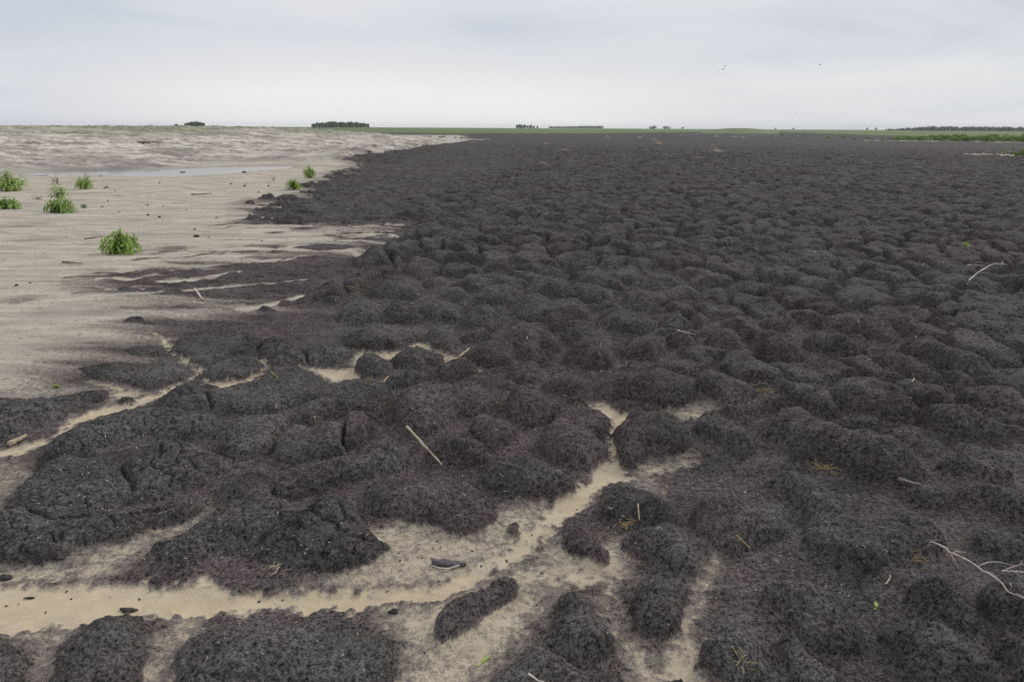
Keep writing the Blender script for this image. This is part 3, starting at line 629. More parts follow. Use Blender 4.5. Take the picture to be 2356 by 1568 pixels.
# ground material
def gmat():
    m = bpy.data.materials.new("soil_and_sand"); m.use_nodes = True
    t = m.node_tree; t.nodes.clear()
    o = N(t, 'ShaderNodeOutputMaterial'); b = N(t, 'ShaderNodeBsdfPrincipled'); LK(t, b.outputs[0], o.inputs[0])
    b.inputs['Specular IOR Level'].default_value = .04; b.inputs['Diffuse Roughness'].default_value = .55
    geo = N(t, 'ShaderNodeNewGeometry'); pos = geo.outputs['Position']
    def attr(n): return N(t, 'ShaderNodeAttribute', attribute_name=n).outputs['Fac']
    def noise(sc, det=3.0, ro=.55, vec=None, mul=None):
        n = N(t, 'ShaderNodeTexNoise'); n.inputs['Scale'].default_value = sc; n.inputs['Detail'].default_value = det; n.inputs['Roughness'].default_value = ro
        src = pos
        if mul:
            mp = N(t, 'ShaderNodeVectorMath', operation='MULTIPLY'); LK(t, pos, mp.inputs[0]); mp.inputs[1].default_value = mul; src = mp.outputs[0]
        LK(t, src, n.inputs['Vector']); return n.outputs['Fac']
    def mrange(v, a, b_, c=0.0, d=1.0, smooth=False):
        n = N(t, 'ShaderNodeMapRange'); LK(t, v, n.inputs[0])
        if smooth: n.interpolation_type = 'SMOOTHSTEP'
        for i, q in enumerate((a, b_, c, d)): n.inputs[i + 1].default_value = q
        return n.outputs[0]
    def mix(f, a, c):
        n = N(t, 'ShaderNodeMix', data_type='RGBA')
        if isinstance(f, (int, float)): n.inputs[0].default_value = f
        else: LK(t, f, n.inputs[0])
        for s, v in ((6, a), (7, c)):
            if isinstance(v, tuple): n.inputs[s].default_value = v
            else: LK(t, v, n.inputs[s])
        return n.outputs[2]
    sa, pu_, gr, bk, wt = attr('sand'), attr('purple'), attr('grass'), attr('bank'), attr('wet')
    fineN = noise(120, 4, .75); tiny = noise(330, 2, .6); midN = noise(9, 4, .6); broad = noise(1.3, 4, .55)
    # dark soil
    grain = M(t, 'ADD', M(t, 'MULTIPLY', fineN, .6), M(t, 'MULTIPLY', noise(46, 4, .7), .4))
    dk = mix(mrange(grain, .42, .60), (.018, .0170, .0156, 1), (.162, .152, .138, 1))
    pp = mix(mrange(grain, .42, .60), (.020, .0155, .0152, 1), (.170, .129, .122, 1))
    pf = M(t, 'ADD', pu_, M(t, 'MULTIPLY', M(t, 'SUBTRACT', midN, .5), .9), True)
    soil = mix(M(t, 'MULTIPLY', pf, .9), dk, pp)
    tone = M(t, 'ADD', mrange(noise(1.9, 4, .6), .38, .62, .80, 1.22), mrange(noise(6.5, 4, .65), .36, .64, -.18, .18))
    tv = N(t, 'ShaderNodeVectorMath', operation='SCALE'); LK(t, soil, tv.inputs[0]); LK(t, tone, tv.inputs['Scale']); soil = tv.outputs[0]
    fl = mrange(tiny, .66, .72)
    soil = mix(M(t, 'MULTIPLY', fl, .55), soil, (.27, .25, .23, 1))
    # sand
    st = noise(1.0, 5, .6, mul=(1.1, 5.5, 3.0))
    sc = mix(mrange(st, .32, .66), (.36, .312, .262, 1), (.62, .548, .44, 1))
    warm = mrange(broad, .40, .62)
    sc = mix(M(t, 'MULTIPLY', warm, .45), sc, (.455, .375, .265, 1))
    sc = mix(M(t, 'MULTIPLY', mrange(fineN, .52, .75), .30), sc, (.22, .19, .165, 1))
    pep = mrange(tiny, .64, .72)
    sc = mix(M(t, 'MULTIPLY', pep, .45), sc, (.10, .085, .08, 1))
    mpb = N(t, 'ShaderNodeMapping'); mpb.inputs['Rotation'].default_value = (0, 0, .62); LK(t, pos, mpb.inputs[0])
    mpb.inputs['Scale'].default_value = (.30, 1.3, .5)
    nb = N(t, 'ShaderNodeTexNoise'); nb.inputs['Scale'].default_value = 1.0; nb.inputs['Detail'].default_value = 5; nb.inputs['Roughness'].default_value = .65; LK(t, mpb.outputs[0], nb.inputs['Vector'])
    bst = nb.outputs['Fac']; bst2 = noise(1.0, 5, .65, mul=(.55, .22, 1.0))
    bc = mix(mrange(bst, .40, .60), (.285, .247, .211, 1), (.64, .565, .48, 1))
    bc = mix(M(t, 'MULTIPLY', mrange(bst2, .51, .60), .45), bc, (.20, .17, .148, 1))
    sc = mix(M(t, 'MULTIPLY', mrange(noise(26, 4, .7), .50, .68), .38), sc, (.20, .17, .15, 1))
    sc = mix(M(t, 'MULTIPLY', mrange(noise(21, 2, .5), .63, .67), .5), sc, (.13, .108, .096, 1))
    tn = attr('tan')
    sc = mix(M(t, 'MULTIPLY', tn, .85), sc, mix(mrange(midN, .3, .7), (.51, .405, .262, 1), (.62, .505, .34, 1)))
    sc = mix(M(t, 'MULTIPLY', M(t, 'MULTIPLY', pep, tn), .5), sc, (.14, .11, .085, 1))
    sm = noise(1.0, 5, .6, mul=(.45, 1.7, 1.5))
    sc = mix(M(t, 'MULTIPLY', M(t, 'MULTIPLY', mrange(sm, .50, .70), M(t, 'SUBTRACT', 1.0, tn)), .55), sc, (.235, .20, .182, 1))
    sc = mix(bk, sc, bc)
    sc = mix(M(t, 'MULTIPLY', wt, .6), sc, (.155, .135, .12, 1))
    # how much sand lies over the soil, broken up by the grain
    g2 = M(t, 'ADD', sa, M(t, 'MULTIPLY', M(t, 'MULTIPLY', M(t, 'SUBTRACT', fineN, .5), 1.0), M(t, 'MULTIPLY', M(t, 'SUBTRACT', 1.05, sa), M(t, 'MULTIPLY', sa, 4.0))))
    g2 = M(t, 'ADD', g2, M(t, 'MULTIPLY', M(t, 'MULTIPLY', M(t, 'SUBTRACT', noise(38, 5, .7), .5), 1.15), M(t, 'MULTIPLY', M(t, 'SUBTRACT', 1.05, sa), M(t, 'MULTIPLY', sa, 4.0))))
    mid = mix(mrange(g2, .06, .40, smooth=True), soil, (.205, .168, .142, 1))
    col = mix(mrange(g2, .34, .80, smooth=True), mid, sc)
    # green fields beyond
    gn = noise(.05, 4, .6, mul=(.35, 1.2, 1)); gn2 = noise(.9, 3, .6)
    gc = mix(mrange(gn, .38, .62), (.115, .165, .055, 1), (.185, .215, .095, 1))
    gc = mix(M(t, 'MULTIPLY', mrange(gn2, .45, .7), .5), gc, (.085, .125, .045, 1))
    col = mix(gr, col, gc)
    LK(t, col, b.inputs['Base Color'])
    b.inputs['Roughness'].default_value = .9
    LK(t, M(t, 'SUBTRACT', .95, M(t, 'MULTIPLY', wt, .35)), b.inputs['Roughness'])
    bp = N(t, 'ShaderNodeBump'); bp.inputs['Strength'].default_value = .8; bp.inputs['Distance'].default_value = .006
    hmix = M(t, 'ADD', fineN, M(t, 'MULTIPLY', tiny, .5))
    LK(t, hmix, bp.inputs['Height']); LK(t, bp.outputs[0], b.inputs['Normal'])
    return m
ground.data.materials.append(gmat())
# ------------------------------------------------------------------ helpers for things
def mat(name, col, rough=.7, var=.25, scale=20.0, col2=None, trans=0.0, spec=.3):
    m = bpy.data.materials.new(name); m.use_nodes = True
    t = m.node_tree; t.nodes.clear()
    o = N(t, 'ShaderNodeOutputMaterial'); b = N(t, 'ShaderNodeBsdfPrincipled')
    b.inputs['Roughness'].default_value = rough; b.inputs['Specular IOR Level'].default_value = spec
    g = N(t, 'ShaderNodeNewGeometry')
    n = N(t, 'ShaderNodeTexNoise'); n.inputs['Scale'].default_value = scale; n.inputs['Detail'].default_value = 3
    LK(t, g.outputs['Position'], n.inputs['Vector'])
    r = N(t, 'ShaderNodeValToRGB')
    c2 = col2 if col2 else tuple(c * (1 + var) for c in col); c1 = col if col2 else tuple(c * (1 - var) for c in col)
    r.color_ramp.elements[0].position = .32; r.color_ramp.elements[0].color = (*c1, 1)
    r.color_ramp.elements[1].position = .68; r.color_ramp.elements[1].color = (*c2, 1)
    LK(t, n.outputs['Fac'], r.inputs[0]); LK(t, r.outputs[0], b.inputs['Base Color'])
    if trans:
        tr = N(t, 'ShaderNodeBsdfTranslucent'); LK(t, r.outputs[0], tr.inputs[0])
        mx = N(t, 'ShaderNodeMixShader'); mx.inputs[0].default_value = trans
        LK(t, b.outputs[0], mx.inputs[1]); LK(t, tr.outputs[0], mx.inputs[2]); LK(t, mx.outputs[0], o.inputs[0])
    else: LK(t, b.outputs[0], o.inputs[0])
    return m
MT = dict(
    leaf=mat('weed_leaf', (.215, .33, .06), .5, col2=(.39, .50, .14), scale=14, trans=.25),
    leaf_dark=mat('weed_leaf_dark', (.18, .30, .06), .5, col2=(.33, .45, .12), scale=14, trans=.2),
    leaf_yellow=mat('weed_leaf_yellow', (.22, .33, .05), .5, col2=(.36, .46, .10), scale=14, trans=.3),
    leaf_grey=mat('weed_leaf_grey', (.22, .27, .15), .6, col2=(.34, .38, .24), scale=14, trans=.2),
    stem=mat('weed_stem', (.15, .13, .07), .6, .2, 30),
    stem_red=mat('weed_stem_red', (.17, .10, .06), .6, .2, 30),
    straw=mat('dry_straw', (.42, .34, .20), .65, col2=(.56, .48, .32), scale=60),
    straw_gold=mat('golden_straw', (.30, .205, .085), .65, col2=(.43, .32, .15), scale=60),
    straw_pale=mat('bleached_straw', (.38, .34, .28), .65, col2=(.54, .49, .42), scale=60),
    twig=mat('dead_twig', (.30, .235, .20), .75, col2=(.48, .40, .35), scale=50),
    twig_pale=mat('bleached_twig', (.36, .33, .29), .75, col2=(.50, .46, .41), scale=50),
    stick=mat('stick_wood', (.27, .215, .145), .7, col2=(.42, .34, .24), scale=45),
    stick_red=mat('reddish_stick_wood', (.13, .085, .075), .7, col2=(.24, .17, .15), scale=45),
    bark=mat('dark_bark', (.045, .036, .037), .85, col2=(.15, .125, .13), scale=90),
    clod=mat('soil_clod', (.022, .018, .017), .95, col2=(.062, .052, .048), scale=90),
    clod_sand=mat('sand_lump', (.17, .14, .115), .95, col2=(.30, .25, .20), scale=20),
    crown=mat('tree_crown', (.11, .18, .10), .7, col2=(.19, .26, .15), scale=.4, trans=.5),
    crown_far_hazed=mat('far_tree_crown_hazed', (.14, .19, .16), .7, col2=(.20, .25, .20), scale=.2, trans=.5),  # distance haze put into the leaf colour: paler and bluer than the nearer crowns
    trunk=mat('tree_trunk', (.07, .06, .05), .85, .25, 2),
    shrub=mat('weed_clump', (.11, .21, .03), .6, col2=(.23, .33, .07), scale=1.3, trans=.2),
    deadgrass=mat('dead_grass', (.44, .33, .29), .75, col2=(.62, .50, .44), scale=8),
    deadgrass_pale=mat('pale_dead_grass', (.52, .46, .39), .75, col2=(.70, .63, .55), scale=8),
    bird=mat('bird_feathers', (.10, .10, .11), .8, .3, 10),
    bone=mat('bleached_chip', (.42, .39, .35), .6, .12, 40),
)
class MB:
    def __init__(s): s.v = []; s.f = []
    def tube(s, pts, radii, n=5, cap=True):
        base = len(s.v); P = [Vector(p) for p in pts]
        for i, p in enumerate(P):
            d = (P[min(i + 1, len(P) - 1)] - P[max(i - 1, 0)])
            d = d.normalized() if d.length > 1e-9 else Vector((0, 0, 1))
            a = d.cross(Vector((0, 0, 1)) if abs(d.z) < .9 else Vector((1, 0, 0))).normalized(); b = d.cross(a)
            r = radii[i] if isinstance(radii, (list, tuple)) else radii
            for k in range(n):
                t = 2 * math.pi * k / n
                s.v.append(p + a * (r * math.cos(t)) + b * (r * math.sin(t)))
        for i in range(len(P) - 1):
            for k in range(n):
                q = base + i * n
                s.f.append((q + k, q + (k + 1) % n, q + n + (k + 1) % n, q + n + k))
        if cap:
            s.f.append(tuple(base + k for k in reversed(range(n)))); q = base + (len(P) - 1) * n
            s.f.append(tuple(q + k for k in range(n)))
    def leaf(s, o, d, up, L, W, bend=.25):
        """folded lance-shaped blade"""
        d = d.normalized(); sd = d.cross(up)
        sd = sd.normalized() if sd.length > 1e-6 else Vector((1, 0, 0)); nn = sd.cross(d)
        b = len(s.v)
        for t, w in ((0, .12), (.35, 1.0), (.7, .72), (1, .0)):
            c = o + d * (L * t) - Vector((0, 0, 1)) * (bend * L * t * t)
            if w == 0: s.v.append(c)
            else:
                s.v += [c - sd * (W * w * .5) + nn * (W * .12), c - nn * (W * .05), c + sd * (W * w * .5) + nn * (W * .12)]
        for i in (0, 3): s.f += [(b + i, b + i + 1, b + i + 4, b + i + 3), (b + i + 1, b + i + 2, b + i + 5, b + i + 4)]
        s.f += [(b + 6, b + 7, b + 9), (b + 7, b + 8, b + 9)]
    def blob(s, c, rx, ry, rz, rnd, rough=.25, nu=9, nv=6, flat=True):
        b = len(s.v); ph = [rnd.uniform(0, 6.28) for _ in range(6)]
        def R(u, v): return 1 + rough * (math.sin(2 * u + ph[0]) * .4 + math.sin(3 * u + 2 * v + ph[1]) * .35 + math.sin(5 * u - 3 * v + ph[2]) * .25 + rnd.uniform(-.3, .3))
        s.v.append(Vector(c) + Vector((0, 0, rz * R(0, 0))))
        for j in range(1, nv):
            v = math.pi * j / nv
            for i in range(nu):
                u = 2 * math.pi * i / nu; r = R(u, v)
                s.v.append(Vector(c) + Vector((rx * r * math.sin(v) * math.cos(u), ry * r * math.sin(v) * math.sin(u), rz * r * math.cos(v) * (.5 if (flat and v > 1.6) else 1))))
        s.v.append(Vector(c) - Vector((0, 0, rz * .5)))
        for i in range(nu): s.f.append((b, b + 1 + i, b + 1 + (i + 1) % nu))
        for j in range(nv - 2):
            for i in range(nu):
                q = b + 1 + j * nu
                s.f.append((q + i, q + nu + i, q + nu + (i + 1) % nu, q + (i + 1) % nu))
        q = b + 1 + (nv - 2) * nu; e = len(s.v) - 1
        for i in range(nu): s.f.append((q + i, e, q + (i + 1) % nu))
    def build(s, name, m, parent=None, smooth=False, loc=(0, 0, 0)):
        me = bpy.data.meshes.new(name); me.from_pydata([tuple(v) for v in s.v], [], s.f); me.update()
        me.materials.append(m)
        if smooth: me.polygons.foreach_set("use_smooth", [True] * len(me.polygons))
        o = bpy.data.objects.new(name, me); C.objects.link(o); o.location = loc
        if parent: o.parent = parent
        return o
def tag(o, label, cat, group=None, kind=None):
    o['label'] = label; o['category'] = cat
    if group: o['group'] = group
    if kind: o['kind'] = kind
    return o
def thing(name, label, cat, loc, rz=0.0, group=None):
    o = bpy.data.objects.new(name, None); o.empty_display_size = .1; C.objects.link(o)
    o.location = loc; o.rotation_euler = (0, 0, rz)
    return tag(o, label, cat, group)
def dup(root, loc, rz=0.0, sc=1.0, label=None):
    r = root.copy(); C.objects.link(r); r.location = loc; r.rotation_euler = (0, 0, rz)
    r.scale = sc if isinstance(sc, tuple) else (sc, sc, sc)
    if label: r['label'] = label
    for ch in list(root.children):
        c = ch.copy(); C.objects.link(c); c.parent = r
        for gch in ch.children:
            d = gch.copy(); C.objects.link(d); d.parent = c
    return r
def px_m(p):
    """metres per photo pixel at a point"""
    return (CAM_R.transposed() @ (Vector(p) - Vector((0, 0, EYE)))).z * -1 / F_D

# ------------------------------------------------------------------ puddle
def puddle():
    n = len(PUDDLE); c = PW.mean(0)
    me = bpy.data.meshes.new('puddle_water')
    big = []
    for i in range(n):
        a, b = PW[i], PW[(i + 1) % n]
        for k in range(6):
            p = a + (b - a) * k / 6; d = p - c; d = d / (np.linalg.norm(d) + 1e-9)
            big.append((p[0] + d[0] * .9, p[1] + d[1] * .9, -.012))
    vs = [(c[0], c[1], -.012)] + big; m = len(big)
    me.from_pydata(vs, [], [(0, 1 + i, 1 + (i + 1) % m) for i in range(m)]); me.update()
    mt = bpy.data.materials.new('puddle_water'); mt.use_nodes = True
    t = mt.node_tree; b = t.nodes['Principled BSDF']
    b.inputs['Base Color'].default_value = (.22, .205, .185, 1); b.inputs['Roughness'].default_value = .14; b.inputs['IOR'].default_value = 1.33
    nz_ = N(t, 'ShaderNodeTexNoise'); nz_.inputs['Scale'].default_value = 6.0
    bp = N(t, 'ShaderNodeBump'); bp.inputs['Strength'].default_value = .02; bp.inputs['Distance'].default_value = .004
    LK(t, nz_.outputs['Fac'], bp.inputs['Height']); LK(t, bp.outputs[0], b.inputs['Normal'])
    me.materials.append(mt)
    o = bpy.data.objects.new('puddle', me); C.objects.link(o)
    tag(o, 'long shallow puddle reflecting the sky at the foot of the sand bank', 'water', kind='structure')
puddle()

# ------------------------------------------------------------------ green weeds on the sand
def weed(name, label, cat, dx, dy, width_px, height_px, nst, seed, leafm, stemm, lean=.0, leaf_k=1.0, upright=.5, group=None, per=13):
    p = at(dx, dy); k = px_m(p); W = width_px * k; H = height_px * k
    rnd = random.Random(seed)
    root = thing(name, label, cat, p, 0, group)
    ms, ml = MB(), MB()
    for i in range(nst):
        a = rnd.uniform(0, 2 * math.pi); rad = math.sqrt(rnd.random())
        tip = Vector((math.cos(a) * rad * W * .46 + lean * W * .25, math.sin(a) * rad * W * .40, H * (1 - .58 * rad ** 2) * rnd.uniform(.6, 1.0)))
        if rad < .25: tip.z = H * rnd.uniform(.85, 1.02)
        b0 = Vector((math.cos(a), math.sin(a), 0)) * min(.02, W * .012)
        c1 = b0 + Vector((tip.x * .25, tip.y * .25, tip.z * (.55 + .25 * upright)))
        pts = []
        for s in range(6):
            t = s / 5
            pts.append(b0 * (1 - t) ** 2 + c1 * (2 * t * (1 - t)) + tip * t * t)
        r0 = .0035 + .012 * H * .3
        ms.tube(pts, [r0 * (1 - .75 * s / 5) for s in range(6)], 4)
        for j in range(per):
            t = .18 + .82 * (j + rnd.random()) / per; s = min(int(t * 5), 4); u = t * 5 - s
            o = pts[s].lerp(pts[s + 1], min(u, 1)); ax_ = (pts[s + 1] - pts[s]).normalized()
            ang = j * 2.4 + rnd.uniform(-.5, .5)
            sd = ax_.cross(Vector((math.cos(ang), math.sin(ang), .3))).normalized()
            d = sd * 1.1 + ax_ * rnd.uniform(.1, .75) + Vector((0, 0, rnd.uniform(-.15, .2)))
            L = leaf_k * min(.2, .29 * (W + H) * .5 + .012) * rnd.uniform(.6, 1.15) * (1.15 - .45 * t)
            ml.leaf(o, d, Vector((0, 0, 1)) + sd * .2, L, L * rnd.uniform(.26, .38), rnd.uniform(.15, .6))
    ms.build('stems', stemm, root); ml.build('leaves', leafm, root)
    return root
weed('weed_bush', 'bright green leafy weed bush nearest the camera, alone on the pale sand', 'plant', 279, 582, 98, 56, 30, 1, MT['leaf'], MT['stem'], .05, 1.05, .5)
weed('weed_bush', 'tall dark green weed with a dense leafy skirt and ragged top', 'plant', 143, 490, 78, 40, 30, 2, MT['leaf_dark'], MT['stem'], 0, .95, .4)
weed('weed_bush', 'sparse weed with thin upright stems just behind the tall dark green one', 'plant', 136, 462, 62, 48, 13, 3, MT['leaf'], MT['stem_red'], .1, .9, .9, per=9)
weed('weed_bush', 'broad mounded weed bush at the left edge, nearest the puddle', 'plant', 20, 439, 104, 46, 34, 4, MT['leaf'], MT['stem'], .1, .9, .5)
weed('weed_bush', 'low spreading weed at the left edge below the broad mounded bush', 'plant', 8, 481, 88, 28, 26, 5, MT['leaf_dark'], MT['stem'], .1, .95, .3)
weed('weed_bush', 'pointed green weed standing between the puddle and the tall weed', 'plant', 196, 435, 56, 33, 22, 6, MT['leaf'], MT['stem'], .15, .9, .8)
weed('weed_bush', 'dark green weed, the farther of two at the edge of black soil and sand', 'plant', 713, 410, 38, 35, 24, 7, MT['leaf_dark'], MT['stem'], 0, .95, .6)
weed('weed_bush', 'yellow green weed, the nearer of two at the edge of black soil and sand', 'plant', 676, 436, 44, 29, 22, 8, MT['leaf_yellow'], MT['stem'], 0, .95, .7)
weed('weed_seedling', 'small pale grey green weed right of the tall dark green weed', 'plant', 195, 479, 22, 14, 10, 9, MT['leaf_grey'], MT['stem'], 0, .8, .5)
weed('wilted_weed', 'half wilted weed with bare reddish stems near the puddle', 'plant', 133, 423, 44, 26, 9, 10, MT['leaf_grey'], MT['stem_red'], .1, .7, .5, per=5)
weed('wilted_weed', 'dry yellowish weed with a few leaves left of the two edge weeds', 'plant', 629, 417, 20, 22, 6, 11, MT['leaf_grey'], MT['stem'], 0, .7, .8, per=5)
weed('wilted_weed', 'thin wilted weed standing by the near shore of the puddle', 'plant', 232, 407, 14, 13, 5, 12, MT['leaf_grey'], MT['stem'], 0, .7, .7, per=5)
weed('wilted_weed', 'flattened straggly weed left of the tall dark green weed', 'plant', 88, 459, 40, 14, 7, 13, MT['leaf_grey'], MT['stem_red'], 0, .8, .1, per=5)
weed('weed_seedling', 'tiny green seedling on the sand streaks, the left of two', 'plant', 498, 502, 16, 7, 5, 14, MT['leaf_grey'], MT['stem'], 0, .8, .2, 'tiny seedlings on the sand', per=6)
weed('weed_seedling', 'tiny green seedling on the sand streaks, the right of two', 'plant', 575, 496, 15, 9, 5, 15, MT['leaf'], MT['stem'], 0, .8, .3, 'tiny seedlings on the sand', per=6)
weed('grass_tuft', 'small green tuft above the narrow left-hand sand channel', 'plant', 129, 892, 22, 12, 9, 16, MT['leaf'], MT['stem'], 0, .8, .4, per=6)
weed('weed_seedling', 'yellow green seedling alone on the dark mounds at the right', 'plant', 2223, 566, 22, 12, 5, 17, MT['leaf_yellow'], MT['stem'], -.2, 1.3, .5, per=6)

# single leaves and blades lying in the foreground
def lone_leaf(label, dx, dy, L, ang, m, W=.25, name='fallen_leaf', stand=.25):
    p = at(dx, dy, .006); b = MB()
    b.leaf(Vector((0, 0, 0)), Vector((math.cos(ang), math.sin(ang), stand)), Vector((0, 0, 1)), L, L * W, .2)
    b.leaf(Vector((0, 0, 0)), Vector((math.cos(ang + 2.6), math.sin(ang + 2.6), .05)), Vector((0, 0, 1)), L * .5, L * W * .35, .1)
    o = b.build(name, m, None, False, p); tag(o, label, 'leaf'); return o
lone_leaf('bright green leaf lying at the bottom edge in the grey sand', 1106, 1530, .05, .9, MT['leaf'])
lone_leaf('tiny yellow green leaf on the dark floor below the forked dead branch', 2016, 1400, .035, 1.2, MT['leaf_yellow'], .4)
def grass_tuft(label, dx, dy, H, n, seed, m, name='grass_tuft', spread=.35, cat='plant', group=None, w=.004):
    p = at(dx, dy); b = MB(); rnd = random.Random(seed)
    for i in range(n):
        a = rnd.uniform(0, 6.28); d = Vector((math.cos(a) * spread, math.sin(a) * spread, 1))
        h = H * rnd.uniform(.5, 1.1); q = Vector((math.cos(a), math.sin(a), 0)) * H * .06
        b.leaf(q, d, Vector((math.sin(a), -math.cos(a), 0)), h, max(w, h * .03), rnd.uniform(0, .5))
    o = b.build(name, m, None, False, p); return tag(o, label, cat, group)
grass_tuft('yellow green grass shoot on a dark mound right of the middle', 1830, 664, .09, 4, 21, MT['leaf_yellow'])
grass_tuft('dry grass stalk with a forked top on the sand behind the nearest bush', 317, 523, .22, 5, 22, MT['straw'], 'dry_grass_tuft', .25)
grass_tuft('thin dry stalks on the sand left of the nearest bush', 70, 552, .2, 5, 23, MT['straw'], 'dry_grass_tuft', .3)

# ------------------------------------------------------------------ sticks, bark and dead branches
def at_l(dx, dy, lift):
    zz = lift
    for _ in range(8):
        x, y = unproj(dx, dy, zz); zz = .5 * zz + .5 * (gz(x, y) + lift)
    return Vector((x, y, gz(x, y) + lift))
def ground_path(pts, lift):
    return [at_l(x, y, lift if isinstance(lift, (int, float)) else lift[i]) for i, (x, y) in enumerate(pts)]
def resample(P, n):
    L = [0]
    for i in range(1, len(P)): L.append(L[-1] + (P[i] - P[i - 1]).length)
    out_ = []
    for j in range(n):
        s = L[-1] * j / (n - 1); i = 1
        while i < len(P) - 1 and L[i] < s: i += 1
        t = (s - L[i - 1]) / max(L[i] - L[i - 1], 1e-9); out_.append(P[i - 1].lerp(P[i], t))
    return out_
def stick(name, label, cat, pts, r0, r1, m, lift=.012, seed=0, group=None, straight=True):
    P = ground_path(pts, lift); rnd = random.Random(seed)
    if straight and len(P) == 2:
        n = 9; Q = [P[0].lerp(P[1], i / (n - 1)) for i in range(n)]
        need = max(gz(q.x, q.y) + r1 * .7 - q.z for q in Q)      # rest it on the highest ground it crosses
        Q = [q + Vector((rnd.uniform(-1, 1) * r0 * .35, rnd.uniform(-1, 1) * r0 * .35, max(0, need) * 1.1)) for q in Q]
    else: Q = resample(P, max(9, len(P) * 4))
    o0 = Q[0].copy(); b = MB(); n = len(Q)
    b.tube([q - o0 for q in Q], [(r0 + (r1 - r0) * i / (n - 1)) * rnd.uniform(.88, 1.12) for i in range(n)], 7)
    o = b.build(name, m, None, True, o0); return tag(o, label, cat, group)
stick('stick', 'long pale tapering stick lying in the gap between mounds in the middle', 'stick', [(937, 993), (1018, 1082)], .0085, .0045, MT['stick'], .02, 1)
stick('stick', 'short thick reddish brown stick jutting from a dark ridge on the right', 'stick', [(2067, 1102), (2118, 1116)], .011, .006, MT['stick_red'], .03, 2)
stick('stick', 'short pale stick across a sand pocket among the middle mounds', 'stick', [(1058, 820), (1078, 802)], .010, .007, MT['stick'], .03, 3)
stick('stick', 'short straight pale stick at the tip of a sand tongue on the left', 'stick', [(448, 664), (466, 688)], .010, .008, MT['straw_pale'], .02, 4)
stick('stick', 'grey driftwood piece beside the sand channel at the left edge', 'stick', [(18, 1022), (62, 1000)], .016, .009, MT['stick'], .02, 5)
stick('stick', 'thin dark stick lying on the sand left of the nearest bush', 'stick', [(195, 549), (238, 543)], .012, .007, MT['stick_red'], .015, 6)
stick('stick', 'forked weathered stick lying on the open sand below the nearest bush', 'stick', [(145, 602), (188, 606)], .013, .006, MT['stick_red'], .015, 7)
stick('stick', 'thin curved stick lying on the sand at the right of the driftwood clods', 'stick', [(440, 447), (488, 445)], .016, .008, MT['stick_red'], .02, 8)
stick('stick', 'upright broken stalk stuck in a crack between cracked mounds on the left', 'stick', [(635, 940), (637, 926)], .006, .004, MT['stick_red'], .03, 9)
stick('straw', 'yellow green straw beside the small branch of the left sand channel', 'straw', [(622, 858), (641, 874)], .0035, .002, MT['leaf_yellow'], .02, 10)
stick('straw', 'short golden straw leaning on a mound left of the middle', 'straw', [(881, 880), (893, 866)], .006, .004, MT['straw_gold'], .05, 11)
stick('straw', 'golden straw lying slantwise on a large mound in the lower right', 'straw', [(1694, 1230), (1728, 1262)], .0028, .0022, MT['straw_gold'], .02, 12)
stick('straw', 'thin upright dry stem on the mound right of the main sand channel', 'straw', [(1468, 1158), (1471, 1196)], .002, .0015, MT['straw'], .05, 13)
stick('straw', 'pale straw lying across a mound edge, upper right of the middle', 'straw', [(1558, 775), (1600, 769)], .004, .002, MT['straw_pale'], .05, 14)
stick('straw', 'pale straw angled up from a ridge at the right', 'straw', [(1996, 843), (2004, 829)], .004, .003, MT['twig'], .05, 15)
stick('straw', 'curved pale stem at the lower end of the long ridge, lower right', 'straw', [(2038, 1343), (2047, 1330), (2048, 1322)], .003, .002, MT['twig'], .01, 16)
stick('straw', 'pale bent straw lying at the bottom edge right of the middle', 'straw', [(1215, 1549), (1240, 1566), (1252, 1567)], .004, .002, MT['straw_pale'], .01, 17)
stick('straw', 'pale bent stem standing up among the ridges at the far lower right', 'straw', [(2098, 872 + 12), (2104, 868)], .004, .002, MT['twig'], .06, 18)
# the dark piece of bark with a pale curled sliver beside it
def bark_piece():
    p = at(1032, 1297, .0); root = thing('bark_piece', 'dark curved piece of bark lying in the pale main sand channel', 'bark', p)
    k = px_m(p); b = MB(); n = 12; rnd = random.Random(5)
    prof_ = []
    for i in range(n):
        t = i / (n - 1); xx = (-38 + 78 * t) * k; yy = (6 * math.sin(t * 3.1)) * k * .4 - (10 * t) * k * .6
        hw = (9 * math.sin(math.pi * min(1, .12 + .88 * t)) ** .6 + 2.5) * k * 1.1; hh = (7 * (1 - t) + 6) * k
        ring = []
        for j in range(7):
            u = math.pi * j / 6; ring.append(Vector((xx, yy + hw * math.cos(u) * .9, hh * math.sin(u) * rnd.uniform(.85, 1.15) + .002)))
        prof_.append(ring)
    for r in prof_: b.v += r
    for i in range(n - 1):
        for j in range(6): q = i * 7 + j; b.f.append((q, q + 1, q + 8, q + 7))
    b.f += [tuple(range(7)), tuple(reversed(range((n - 1) * 7, n * 7)))]
    for i in range(n - 1): b.f.append((i * 7, i * 7 + 7, i * 7 + 13, i * 7 + 6))
    b.build('bark_shell', MT['bark'], root, True)
bark_piece()
stick('wood_sliver', 'pale curled sliver of wood against the dark bark piece in the sand', 'wood sliver', [(995, 1300), (1010, 1306), (1030, 1308), (1046, 1303), (1056, 1300)], .0025, .0045, MT['straw_pale'], .008, 19)

